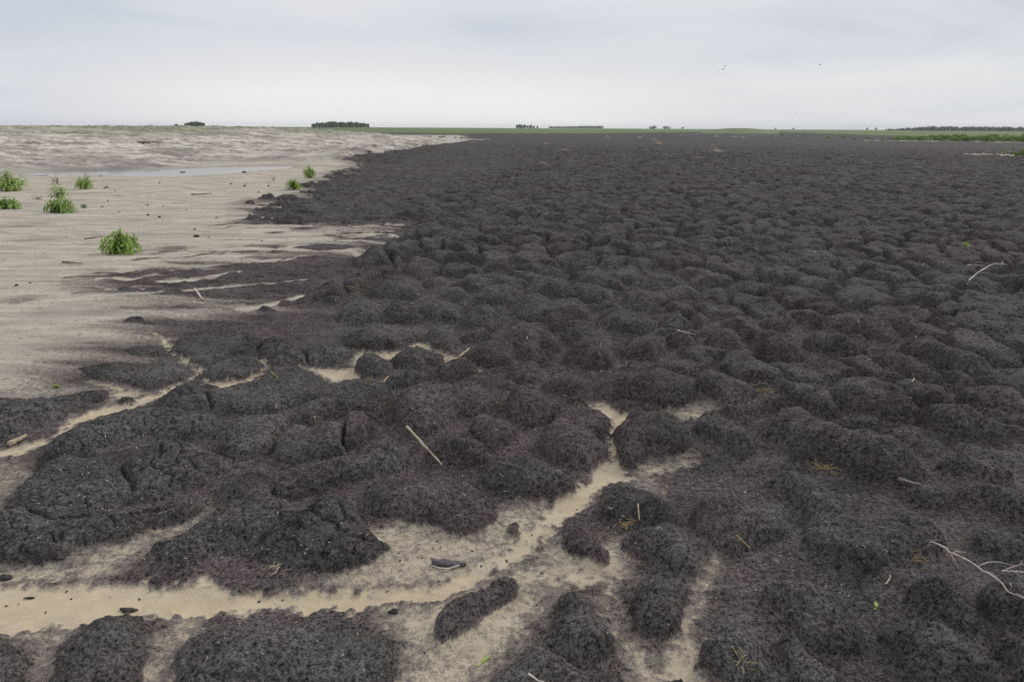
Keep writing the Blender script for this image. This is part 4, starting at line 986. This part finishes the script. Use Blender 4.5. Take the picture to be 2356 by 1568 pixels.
def on_top(P): return [Vector((p.x, p.y, max(p.z, gz(p.x, p.y) + .008))) for p in P]
def branch_path(pts, lift):
    n = len(pts); zr = [gz(*at(*p)[:2]) for p in pts]; z0 = max(zr) - .008; out_ = []
    for i, (x, y) in enumerate(pts):
        z_ = z0 + (lift if isinstance(lift, (int, float)) else lift[i]); q = unproj(x, y, z_)
        out_.append(Vector((q[0], q[1], z_)))
    return out_
def branch(name, label, main, twigs, r0, m, lift):
    P = (resample(branch_path(main, lift), 22)); o0 = P[0].copy()
    root = thing(name, label, 'branch', o0); rnd = random.Random(len(main))
    b = MB(); n = len(P)
    b.tube([p - o0 + Vector((rnd.uniform(-1, 1), rnd.uniform(-1, 1), rnd.uniform(-1, 1))) * r0 * .5 for p in P], [r0 * (1 - .6 * i / (n - 1)) * rnd.uniform(.85, 1.2) for i in range(n)], 6)
    b.build('stem', m, root, True)
    for tw in twigs:
        rr_ = tw[1]; Q = resample(branch_path(tw[0], tw[2] if len(tw) > 2 else (lift if isinstance(lift, (int, float)) else sum(lift) / len(lift))), 9)
        b = MB(); b.tube([q - o0 for q in Q], [rr_ * (1 - .6 * i / 8) for i in range(9)], 5); b.build('twig', m, root, True)
    return root
def R2(*pts): return [crop_d('R2', x, y) for x, y in pts]
lb = [.02, .05, .055, .06, .06, .07, .09, .115, .12]
branch('dead_branch', 'long forked dead branch lying on the dark mounds at the lower right', R2((1712, 582), (1800, 620), (1852, 662), (2000, 730), (2080, 788), (2180, 848), (2250, 930), (2356, 972), (2460, 1030)),
       [(R2((1840, 655), (1870, 700), (1908, 778)), .0025, [.055, .05, .02]), (R2((1852, 662), (1900, 652), (1960, 660)), .0025, [.055, .06, .05]),
        (R2((2040, 755), (2100, 728), (2180, 724), (2290, 752)), .003, [.055, .07, .07, .05]), (R2((2080, 790), (2130, 800), (2190, 850)), .002, [.05, .05, .05]),
        (R2((2215, 880), (2235, 910), (2255, 945)), .002, [.10, .10, .09]), (R2((1712, 582), (1735, 572), (1785, 574)), .002, [.02, .04, .04]),
        (R2((1712, 582), (1702, 590), (1712, 612)), .0025, [.02, .02, .005]), (R2((2270, 925), (2320, 945), (2400, 985)), .002, [.10, .115, .12])],
       .0042, MT['twig'], lb)
branch('dead_branch', 'broken end of a dead branch reaching in at the right edge', R2((2200, 784), (2290, 790), (2356, 796), (2460, 800)),
       [(R2((2230, 778), (2300, 752), (2356, 738)), .003, [.05, .07, .08]), (R2((2285, 792), (2320, 815), (2360, 850)), .002, [.05, .05, .04]), (R2((2330, 745), (2340, 720), (2332, 708)), .002, [.075, .085, .09])], .0035, MT['twig'], [.05, .06, .06, .05])
def c7(*pts): return [((3780 + x * 316 / 2356) * .5752, (930 + y * 316 / 2356) * .5752) for x, y in pts]
branch('dead_branch', 'bleached dead branch arched over the mounds at the upper right', c7((705, 1440), (880, 1270), (1080, 1140), (1330, 970), (1500, 935), (1750, 940), (1840, 960)),
       [(c7((1660, 940), (1690, 1000), (1660, 1070)), .004, [.12, .06, .02]), (c7((1500, 940), (1480, 1040)), .004, [.12, .03]), (c7((890, 1270), (870, 1200)), .004, [.05, .09]),
        (c7((1840, 960), (1880, 1040)), .003, [.12, .05]), (c7((1700, 940), (1720, 850), (1740, 790)), .003, [.12, .14, .16])], .008, MT['twig_pale'], [.02, .06, .1, .12, .12, .12, .1])
branch('dead_branch', 'thin reddish twigs lying left of the bleached arched branch', c7((640, 990), (780, 950), (920, 960), (1100, 975), (1200, 985)),
       [(c7((800, 1060), (870, 1000), (960, 990)), .004), (c7((870, 905), (960, 890), (1150, 890), (1300, 920)), .004), (c7((930, 890), (930, 830), (905, 795)), .004, [.05, .12, .16])], .006, MT['twig'], .05)
def c8(*pts): return [((2100 + x * 400 / 2356) * .5752, (600 + y * 400 / 2356) * .5752) for x, y in pts]
def feather():
    tw = [(c8((430, 290), (430, 235)), .008, [.2, .36]), (c8((500, 320), (500, 220)), .008, [.25, .46]), (c8((550, 350), (590, 270)), .008, [.2, .36]),
          (c8((470, 305), (420, 350)), .008, [.2, .06]), (c8((520, 340), (440, 360)), .008, [.2, .1]), (c8((540, 360), (460, 390)), .008, [.2, .06])]
    branch('dead_branch', 'pinkish feathered dead twig standing alone in the middle distance', c8((590, 450), (575, 390), (540, 350), (480, 310), (420, 290), (350, 265)), tw, .018, MT['twig'], [.0, .1, .2, .25, .25, .25])
feather()
# golden shreds of straw caught in the hollows
def straw_clump(label, dx, dy, n, size, seed, m):
    p = at(dx, dy, .0); b = MB(); rnd = random.Random(seed)
    for i in range(n):
        x, y = rnd.gauss(0, size * .17), rnd.gauss(0, size * .22); a = rnd.uniform(0, 6.28); L = size * rnd.uniform(.3, .75)
        z0 = gz(p.x + x, p.y + y) - p.z + .004
        q = Vector((x, y, z0)); d = Vector((math.cos(a) * L, math.sin(a) * L, rnd.uniform(-.1, .35) * L))
        mid_ = q + d * .5 + Vector((rnd.uniform(-1, 1), rnd.uniform(-1, 1), .4)) * L * .15
        b.tube([q, mid_, q + d], [.0009, .0012, .0006], 4)
    o = b.build('straw_clump', m, None, False, p); return tag(o, label, 'straw')
straw_clump('golden clump of shredded straw in the hollow above the right-hand ridges', 1897, 1078, 30, .10, 1, MT['straw_gold'])
straw_clump('faint golden straw shreds in the hollow beside the long forked branch', 2112, 1290, 18, .06, 2, MT['straw_gold'])
straw_clump('golden straw shreds on the lowest mound right of the bottom sand', 1705, 1516, 12, .05, 3, MT['straw_gold'])
straw_clump('dry straw shreds in the gap between two elongated mounds, right of middle', 1752, 898, 22, .09, 4, MT['straw_gold'])
straw_clump('pale chips and straw bits in the hollow right of the main sand channel', 1437, 1207, 20, .07, 5, MT['straw_gold'])
straw_clump('yellowish straw bits on top of a mound left of the middle', 850, 872, 14, .07, 6, MT['straw_gold'])
straw_clump('dry twiggy straw in the dark hole far out in the middle of the field', 1320, 430, 24, .45, 7, MT['straw'])
straw_clump('yellow straw bits on a far mound left of the cracked mounds', 812, 667, 16, .14, 8, MT['straw'])
straw_clump('dry tangled straw at the edge of the main sand channel, lower left', 640, 1305, 12, .08, 9, MT['straw'])

# ------------------------------------------------------------------ dark clods on the sand
def clod_mesh(seed, m, name='soil_clod'):
    b = MB(); b.blob((0, 0, 0), 1, .8, .62, random.Random(seed), .35, 10, 7); o = b.build(name, m, None, True); return o
CLODS = [(418, 398, 7), (425, 397, 6), (562, 397, 7), (367, 421, 5), (532, 424, 5), (563, 428, 6), (340, 473, 5), (375, 475, 4), (341, 495, 6), (367, 500, 6),
         (241, 434, 5), (246, 432, 6), (266, 439, 4), (272, 450, 3), (248, 463, 4), (236, 476, 4), (452, 546, 11), (448, 528, 5), (480, 547, 4), (430, 483, 3), (274, 488, 4),
         (603, 555, 4), (553, 551, 3), (618, 428, 5), (709, 429, 6), (728, 428, 6), (595, 443, 4), (38, 657, 8), (70, 652, 5)]
pc = [clod_mesh(s, MT['clod']) for s in range(4)]
for i, (x, y, s) in enumerate(CLODS):
    src = pc[i % 4]; o = src if i < 4 else src.copy()
    if i >= 4: C.objects.link(o)
    p = at(x, y); k = px_m(p) * s * .62
    o.location = p + Vector((0, 0, k * .18)); o.scale = (k, k, k); o.rotation_euler = (0, 0, i * 1.7)
    lab = 'small dark soil clod lying loose on the pale sand'
    if i == 16: lab = 'largest reddish dark clod on the sand, right of the nearest bush'
    if i == 2: lab = 'upright dark clod on the sand between puddle and edge weeds'
    tag(o, lab, 'soil clod', 'dark clods scattered on the sand')
def one_clod(label, dx, dy, s, seed, m, name='soil_clod', sc=(1, 1, 1)):
    o = clod_mesh(seed, m, name); p = at(dx, dy); k = px_m(p) * s * .6
    o.location = p + Vector((0, 0, k * .2)); o.scale = (k * sc[0], k * sc[1], k * sc[2]); tag(o, label, 'soil clod')
one_clod('small dark clod at the lower edge of the main sand channel', 905, 1408, 19, 31, MT['clod'])
one_clod('dark elongated clod on the sand at the far left of the channel', 68, 1376, 14, 32, MT['clod'], sc=(1.5, .5, .5))
one_clod('ragged dark clod at the left edge beside the wide sand channel', 14, 1330, 24, 33, MT['clod'], sc=(1.2, .9, .6))
one_clod('dark flat clod jutting into the sand above the bottom left mound', 295, 1404, 26, 34, MT['clod'], sc=(1.4, .6, .35))
one_clod('tiny dark chip on the bright sand of the main channel', 1166, 1290, 7, 35, MT['clod'], sc=(.6, 1.5, .4))
one_clod('long low lump of dark earth halfway up the sand bank', 344, 336, 40, 36, MT['clod_sand'], 'earth_lump', sc=(1.2, .5, .22))
one_clod('small dark lump beside the long earth lump on the sand bank', 330, 334, 12, 37, MT['clod'], 'earth_lump')
one_clod('dark hollow-sided clod far out in the middle of the field', 1329, 428, 16, 38, MT['clod'], sc=(1.4, .8, .5))
# crumbs of soil spilled on the channel sand
rcr = random.Random(9); CH = [(60, 1390), (200, 1360), (330, 1390), (480, 1365), (620, 1370), (760, 1370), (900, 1365), (1020, 1345), (1110, 1310), (1200, 1250), (1290, 1180), (1370, 1110), (960, 1270), (1040, 1255), (870, 1290), (1290, 1330), (1340, 1400), (1000, 1500), (1230, 1400), (300, 1250), (120, 990), (300, 925)]
for i in range(48):
    x, y = rcr.choice(CH); x += rcr.uniform(-60, 60); y += rcr.uniform(-22, 22)
    o = pc[i % 4].copy(); C.objects.link(o); p = at(x, y); k = px_m(p) * rcr.uniform(1.6, 4.2)
    o.location = p + Vector((0, 0, k * .15)); o.scale = (k, k * rcr.uniform(.5, 1), k * .7); o.rotation_euler = (0, 0, rcr.uniform(0, 6.28))
    tag(o, 'tiny dark crumb of soil on the tan channel sand in the foreground', 'soil clod', 'soil crumbs on the channel sand')
# broken clumps along the rim of the sand bank
RIM = [(846, 352, 16), (862, 347, 20), (880, 344, 18), (893, 340, 22), (905, 337, 26), (918, 336, 22), (930, 333, 20), (941, 330, 22), (951, 329, 18), (962, 328, 22), (972, 327, 18), (983, 326, 15), (868, 356, 13), (888, 350, 14), (911, 345, 15), (936, 339, 14)]
pr_ = [clod_mesh(60 + s, MT['clod_sand'], 'sand_clump') for s in range(4)]
for i, (x, y, s) in enumerate(RIM):
    src = pr_[i % 4]; o = src if i < 4 else src.copy()
    if i >= 4: C.objects.link(o)
    p = at(x, y); k = px_m(p) * s * .5
    o.location = p + Vector((0, 0, -k * .15)); o.scale = (k * 1.2, k, k * .62); o.rotation_euler = (0, 0, i * 2.1)
    tag(o, 'broken sandy clump on the rim where the bank meets black soil', 'sand clump', 'broken clumps along the rim of the sand bank')

# ------------------------------------------------------------------ dead tufts out on the dark field
TUFTS = [(1258, 332, 30, 8, 0), (1298, 347, 34, 8, 0), (1326, 314, 14, 7, 0), (1397, 317, 16, 14, 0), (1397, 321, 22, 6, 1), (1422, 315, 16, 5, 0), (1472, 318, 22, 9, 1), (1484, 311, 14, 4, 0),
         (1514, 333, 30, 17, 1), (1517, 333, 16, 14, 0), (1504, 322, 26, 6, 1), (1568, 312, 22, 5, 0), (1604, 310, 20, 7, 0), (1624, 312, 10, 5, 0), (1650, 316, 24, 12, 1), (1689, 317, 26, 9, 0), (1709, 318, 18, 7, 1),
         (1652, 349, 40, 10, 1), (1646, 347, 18, 16, 0), (1612, 367, 38, 12, 0), (1638, 337, 10, 9, 0), (1371, 343, 8, 6, 1), (1180, 336, 10, 4, 1), (1040, 345, 30, 3, 1), (1090, 329, 26, 4, 1)]
def tuft_mesh(seed, m):
    b = MB(); rnd = random.Random(seed)
    for i in range(90):
        a = rnd.uniform(0, 6.28); r = rnd.random() ** .6; o = Vector((math.cos(a) * r * .22, math.sin(a) * r * .22, 0))
        d = Vector((math.cos(a) * (.2 + r * .9), math.sin(a) * (.2 + r * .9), rnd.uniform(.35, 1.1)))
        b.leaf(o, d, Vector((0, 0, 1)), rnd.uniform(.4, .95), .03, rnd.uniform(.1, .6))
    return b.build('dead_grass_tuft', m)
tp = [tuft_mesh(1, MT['deadgrass']), tuft_mesh(2, MT['deadgrass_pale'])]
seen = set()
for i, (x, y, w, h, mt_) in enumerate(TUFTS):
    src = tp[mt_]
    if mt_ in seen: o = src.copy(); C.objects.link(o)
    else: o = src; seen.add(mt_)
    p = at(x, y); k = px_m(p); o.location = p; o.scale = (w * k * .6, w * k * .6, h * k * 1.25); o.rotation_euler = (0, 0, i * 1.3)
    tag(o, ('pale bleached' if mt_ else 'pinkish') + ' dead grass tuft far out on the black field', 'dead grass', 'dead grass tufts on the far dark field')

# ------------------------------------------------------------------ straw fragments and chips scattered over the near ground
rnd = random.Random(77)
def frag_mesh(seed, m, nm):
    r = random.Random(seed); b = MB(); c = r.uniform(-.25, .25)
    b.tube([(-.5, 0, 0), (-.15, c * .5, .03), (.2, c, .05), (.5, c * .6, .0)], [.055, .07, .065, .03], 5); return b.build(nm, m)
protos = [frag_mesh(1, MT['straw'], 'straw_fragment'), frag_mesh(2, MT['straw_pale'], 'straw_fragment'), frag_mesh(3, MT['straw_pale'], 'straw_fragment'), frag_mesh(4, MT['twig'], 'straw_fragment'), frag_mesh(5, MT['bone'], 'straw_fragment')]
zones = [((120, 980, 470, 1180), 46, 'small pale straw fragment on the cracked low mounds at the left'),
         ((330, 1180, 860, 1320), 42, 'small pale straw fragment on the broad mound above the sand channel'),
         ((60, 1090, 330, 1290), 18, 'small pale straw fragment on the lower left mound beside the sand'),
         ((430, 1420, 980, 1560), 26, 'small pale straw fragment on the wide mound at the bottom edge'),
         ((850, 1080, 1330, 1240), 24, 'small pale straw fragment on the purple mounds above the channel'),
         ((1380, 1120, 1830, 1540), 34, 'small pale straw fragment on the mounds right of the channel'),
         ((1830, 900, 2340, 1540), 26, 'small pale straw fragment on the right-hand ridges'),
         ((560, 640, 1350, 1060), 40, 'small pale straw fragment among the middle mounds'),
         ((1350, 560, 2330, 900), 34, 'small pale straw fragment among the farther mounds on the right')]
first = [True] * 5
for (x0, y0, x1, y1), n, lab in zones:
    for i in range(n):
        j = rnd.choice((0, 0, 1, 2, 3, 3, 4)); src = protos[j]
        if first[j]: o = src; first[j] = False
        else: o = src.copy(); C.objects.link(o)
        x, y = rnd.uniform(x0, x1), rnd.uniform(y0, y1); p = at(x, y, .006); k = px_m(p)
        L = k * rnd.uniform(4, 12) * (.55 if j == 4 else 1); 
        o.location = p; o.scale = (L, max(L * .7, k * 12) if j != 4 else L * 4, max(L * .7, k * 12)); o.rotation_euler = (rnd.uniform(-.3, .3), rnd.uniform(-.5, .5), rnd.uniform(0, 3.14))
        tag(o, lab, 'straw', 'straw fragments scattered on the soil')

# ------------------------------------------------------------------ weeds on the right and beyond
def clump_mesh(seed):
    b = MB(); r = random.Random(seed)
    for i in range(420):
        a = r.uniform(0, 6.28); q = math.sqrt(r.random()); hh = (1 - q ** 2.2) * r.uniform(.25, 1.0)
        o = Vector((math.cos(a) * q * .9, math.sin(a) * q * .9, hh * .85))
        d = Vector((math.cos(a) * .7 + r.uniform(-.6, .6), math.sin(a) * .7 + r.uniform(-.6, .6), r.uniform(.1, 1.1)))
        b.leaf(o, d, Vector((r.uniform(-.4, .4), r.uniform(-.4, .4), 1)), r.uniform(.18, .34), .085, r.uniform(.1, .5))
    return b
def weed_clump(seed):
    root = thing('weed_clump', '', 'plant', (0, 0, 0)); clump_mesh(seed).build('foliage', MT['shrub'], root)
    s = MB(); r = random.Random(seed + 5)
    for i in range(9):
        a = r.uniform(0, 6.28); s.tube([(0, 0, 0), (math.cos(a) * .3, math.sin(a) * .3, .35), (math.cos(a) * .6, math.sin(a) * .6, .6)], [.03, .022, .01], 4)
    s.build('stems', MT['stem'], root); return root
wc = [weed_clump(s) for s in range(3)]; used = set(); cnt = 0
def put_clump(dx, dy, w, h, label, group):
    global cnt
    j = cnt % 3; cnt += 1; p = at(dx, dy); k = px_m(p)
    if j in used: o = dup(wc[j], p, rnd.uniform(0, 6.28))
    else: o = wc[j]; used.add(j); o.location = p
    o.scale = (w * k * .55, w * k * .55, h * k); o['label'] = label; o['group'] = group
    if not group: del o['group']
put_clump(2354, 361, 34, 22, 'taller dark green bush at the right edge behind a sand strip', '')
put_clump(2318, 354, 44, 11, 'low pale green bush beside the taller one at the right edge', '')
for x, y, w, h in [(1800, 313, 8, 4), (1850, 315, 9, 5), (1905, 318, 9, 5), (1940, 317, 10, 6), (1966, 320, 8, 4), (1995, 319.5, 10, 5), (2030, 321, 10, 5), (2048, 320, 9, 5)]:
    put_clump(x, y, w, h, 'small lone weed on the sandy fringe left of the green weed band', 'small weeds on the sandy fringe')
r2 = random.Random(4)
for i in range(84):
    t = r2.random(); x = 2062 + 330 * t; y0 = 322.5 + 4.5 * t
    y = y0 - r2.random() * 6.5; w = r2.uniform(14, 26); h = (7 + 6.5 * t) * r2.uniform(.7, 1.3)
    put_clump(x, y, w, h, 'green weed clump in the dense band at the right below the far trees', 'green weed clumps in the band at the right')
for i, (x, y, w, h) in enumerate([(1012, 318, 9, 4), (1020, 316, 10, 5), (1048, 317.5, 7, 4), (1060, 319, 9, 4), (975, 315, 12, 3), (988, 315, 12, 3)]):
    put_clump(x, y, w, h, 'small weed on the thin sand tip beyond the bank', 'small weeds on the sand tip')

# ------------------------------------------------------------------ trees on the horizon
def tree_proto(seed, name, crown_m, wide=1.0):
    r = random.Random(seed); root = thing(name, '', 'tree', (0, 0, 0))
    s = MB(); s.tube([(0, 0, -.05), (.01, 0, .2), (.0, .02, .45), (.02, 0, .7)], [.05, .038, .028, .015], 6)
    ends = []
    for i in range(7):
        a = r.uniform(0, 6.28); z0 = r.uniform(.25, .5); e_ = Vector((math.cos(a) * .3 * wide, math.sin(a) * .3 * wide, z0 + r.uniform(.12, .35)))
        s.tube([(0, 0, z0), e_ * .5 + Vector((0, 0, z0 * .5)), e_], [.02, .014, .006], 4); ends.append(e_)
    s.build('trunk', MT['trunk'], root)
    c = MB(); cl = [(Vector((0, 0, .66)), .30), (Vector((0, 0, .4)), .30)] + [(e_ + Vector((0, 0, .05)), r.uniform(.15, .24)) for e_ in ends] + [(Vector((r.uniform(-.2, .2), r.uniform(-.2, .2), r.uniform(.75, .9))), r.uniform(.10, .17)) for _ in range(3)] + [(Vector((r.uniform(-.3, .3), r.uniform(-.3, .3), r.uniform(.1, .4))), r.uniform(.14, .2)) for _ in range(5)]
    for ce, rad in cl:
        for i in range(int(80 * rad / .2)):
            v = Vector((r.gauss(0, 1), r.gauss(0, 1), r.gauss(0, 1))).normalized() * rad * r.uniform(.55, 1.08); v.x *= wide; v.y *= wide
            d = Vector((r.gauss(0, 1), r.gauss(0, 1), r.gauss(0, .6)))
            c.leaf(ce + v, d, Vector((r.gauss(0, .5), r.gauss(0, .5), 1)), r.uniform(.07, .13), r.uniform(.06, .10), .2)
    c.build('crown', crown_m, root); return root
tpz = [tree_proto(s, 'tree', MT['crown'], w) for s, w in ((1, 1.0), (2, 1.25), (3, .85))]
tpf = [tree_proto(s, 'tree', MT['crown_far_hazed'], w) for s, w in ((4, 1.2), (5, 1.6))]
tuse = set()
def tree_at(dx, base_dy, h_px, dist, label, group, kind=0, ws=1.0):
    """a tree of known distance standing on the plain below photo column dx"""
    pool = tpf if kind else tpz; j = r2.randrange(len(pool)); key = (kind, j)
    a, hy = hor_az(dx); x, y = math.sin(a) * dist, math.cos(a) * dist
    depth = dist / math.sqrt(1 + ((dx - 1178) / F_D) ** 2)
    zz = gz(x, y); want = EYE + elev(dx, base_dy) * dist
    H = h_px * depth / F_D
    zz = min(zz, want) if want < zz else zz
    top = want + H; H = top - zz
    if key in tuse: o = dup(pool[j], (x, y, zz), r2.uniform(0, 6.28))
    else: o = pool[j]; tuse.add(key); o.location = (x, y, zz)
    o.scale = (H * ws, H * ws, H); o['label'] = label
    if group: o['group'] = group
    return o
tree_at(405, 291, 5.5, 700, 'small lone round tree showing over the sand bank', '')
for x, h in ((431, 8), (440, 10), (449, 11), (458, 10), (467, 8), (453, 10), (444, 10)):
    tree_at(x, 291, h, 700 + r2.uniform(-15, 25), 'tree in the short clump showing over the sand bank', 'trees in the clump over the sand bank', 0, .95)
for i in range(26):
    t = i / 25; x = 720 + 126 * t; h = (9.5 + 2.6 * math.sin(t * 3.14)) * r2.uniform(.82, 1.08)
    tree_at(x, 293, h, 900 + r2.uniform(-20, 60), 'tree in the long dense grove on the horizon left of centre', 'trees in the long grove left of centre', 0, .75)
for x, h in ((1190, 6.5), (1195, 7), (1201, 6), (1207, 6.5), (1214, 4.5), (1221, 5.5), (1228, 4), (1236, 3.2)):
    tree_at(x, 293.5, h, 1500 + r2.uniform(-30, 40), 'tree in the small uneven clump on the horizon near the centre', 'trees in the small clump near the centre', 0, .9)
for i in range(40):
    x = 1264 + 122 * i / 39
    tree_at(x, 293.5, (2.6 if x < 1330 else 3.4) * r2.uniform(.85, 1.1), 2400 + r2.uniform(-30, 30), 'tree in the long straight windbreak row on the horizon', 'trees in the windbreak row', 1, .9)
for x, h in ((1496, 2.2), (1502, 3.4), (1506, 3.8), (1528, 2.6), (1533, 3.4), (1540, 1.8), (1570, 2)):
    tree_at(x, 294, h, 2300 + r2.uniform(-60, 60), 'small hazy tree in the scattered group right of the windbreak', 'scattered trees right of the windbreak', 1, 1.1)
for i in range(64):
    t = i / 63; x = 2040 + 340 * t; h = (2.2 + 4.6 * min(1, t * 3.2)) * r2.uniform(.72, 1.15) * (1.15 if 2100 < x < 2190 else 1)
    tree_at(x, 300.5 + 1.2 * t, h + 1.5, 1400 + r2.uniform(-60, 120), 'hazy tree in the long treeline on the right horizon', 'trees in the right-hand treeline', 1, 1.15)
for x in (1784, 1826, 1995, 2015):
    tree_at(x, 297.5, 3.2, 2300, 'tiny lone tree on the far right part of the horizon', 'tiny lone trees on the horizon', 1, .8)

# ------------------------------------------------------------------ grassy rises in the fields beyond
def rise(name, label, x0, x1, yb, yt, dist, depth_m, mcol):
    a0, a1 = hor_az(x0)[0], hor_az(x1)[0]; H = max(.3, EYE + elev((x0 + x1) / 2, yt) * dist)
    me = bpy.data.meshes.new(name); vs = []; fs = []; nu, nv = 60, 14
    for j in range(nv):
        for i in range(nu):
            u = i / (nu - 1); v = j / (nv - 1); a = a0 + (a1 - a0) * u; r = dist + depth_m * (v - .5)
            k = (math.sin(math.pi * u) ** .55) * math.sin(math.pi * v) ** .8
            x, y = r * math.sin(a), r * math.cos(a); vs.append((x, y, gz(x, y) - .15 + (H + .15) * k))
    for j in range(nv - 1):
        for i in range(nu - 1): q = j * nu + i; fs.append((q, q + 1, q + nu + 1, q + nu))
    me.from_pydata(vs, [], fs); me.update(); me.materials.append(mcol); me.polygons.foreach_set("use_smooth", [True] * len(me.polygons))
    o = bpy.data.objects.new(name, me); C.objects.link(o); tag(o, label, 'hill', kind='structure')
gr_m = mat('rise_grass', (.060, .095, .028), .9, col2=(.11, .135, .05), scale=.25)
rise('grassy_rise', 'low green rise in the far field right of centre', 1612, 1795, 303, 294.6, 300, 70, gr_m)
rise('grassy_rise', 'long low green rise in the field under the grove', 640, 1010, 299, 293.4, 420, 160, gr_m)

# ------------------------------------------------------------------ birds
def bird(dx, dy, dist, span, flap, label):
    v = ray(dx, dy).normalized(); p = Vector((0, 0, EYE)) + v * dist
    root = thing('bird', label, 'bird', p, random.Random(int(dx)).uniform(-.6, .6), 'birds flying over the field')
    b = MB(); L = span * .42
    b.tube([(-L * .5, 0, 0), (-L * .35, 0, .01 * span), (0, 0, .015 * span), (L * .3, 0, .012 * span), (L * .42, 0, .03 * span), (L * .55, 0, .02 * span)], [span * .012, span * .035, span * .058, span * .04, span * .035, span * .008], 8)
    b.build('body', MT['bird'], root, True)
    for s in (-1, 1):
        w = MB(); n = 7
        for i in range(n):
            t = i / (n - 1); yy = s * span * .5 * t; zz = span * (flap * math.sin(t * 1.9) - .12 * t * t); c = L * (.42 * (1 - t) ** .6 + .04)
            xo = L * .12 - L * .18 * t * t
            w.v += [Vector((xo + c * .4, yy, zz)), Vector((xo, yy, zz + .012 * span * (1 - t))), Vector((xo - c * .6, yy, zz)), Vector((xo, yy, zz - .008 * span * (1 - t)))]
        for i in range(n - 1):
            for k in range(4):
                q = i * 4; w.f.append((q + k, q + (k + 1) % 4, q + 4 + (k + 1) % 4, q + 4 + k))
        w.build('wing', MT['bird'], root, True)
bird(1667, 152, 70, .44, .12, 'topmost of the three small birds flying close together')
bird(1664, 159, 70, .44, -.05, 'middle one of the three small birds flying close together')
bird(1654, 164, 75, .32, .10, 'lowest of the three small birds flying close together')
bird(1886, 149, 70, .46, .16, 'single small bird flying apart at the right')

# ------------------------------------------------------------------ air
def haze():
    hx, z0, z1 = 6600.0, -3.0, 24.0
    me = bpy.data.meshes.new('haze')
    v = [(sx * hx, sy * hx, z_) for z_ in (z0, z1) for sy in (-1, 1) for sx in (-1, 1)]
    me.from_pydata(v, [], [(0, 2, 3, 1), (4, 5, 7, 6), (0, 1, 5, 4), (1, 3, 7, 5), (3, 2, 6, 7), (2, 0, 4, 6)]); me.update()
    m = bpy.data.materials.new('pale_air'); m.use_nodes = True; t = m.node_tree; t.nodes.clear()
    o = N(t, 'ShaderNodeOutputMaterial'); p = N(t, 'ShaderNodeVolumePrincipled')
    p.inputs['Color'].default_value = (.97, .985, 1.0, 1); p.inputs['Density'].default_value = .00012
    LK(t, p.outputs[0], o.inputs['Volume'])
    me.materials.append(m)
    ob = bpy.data.objects.new('haze', me); C.objects.link(ob); ob['kind'] = 'stuff'; ob['label'] = 'thin pale haze over the far fields'; ob['category'] = 'haze'
haze()
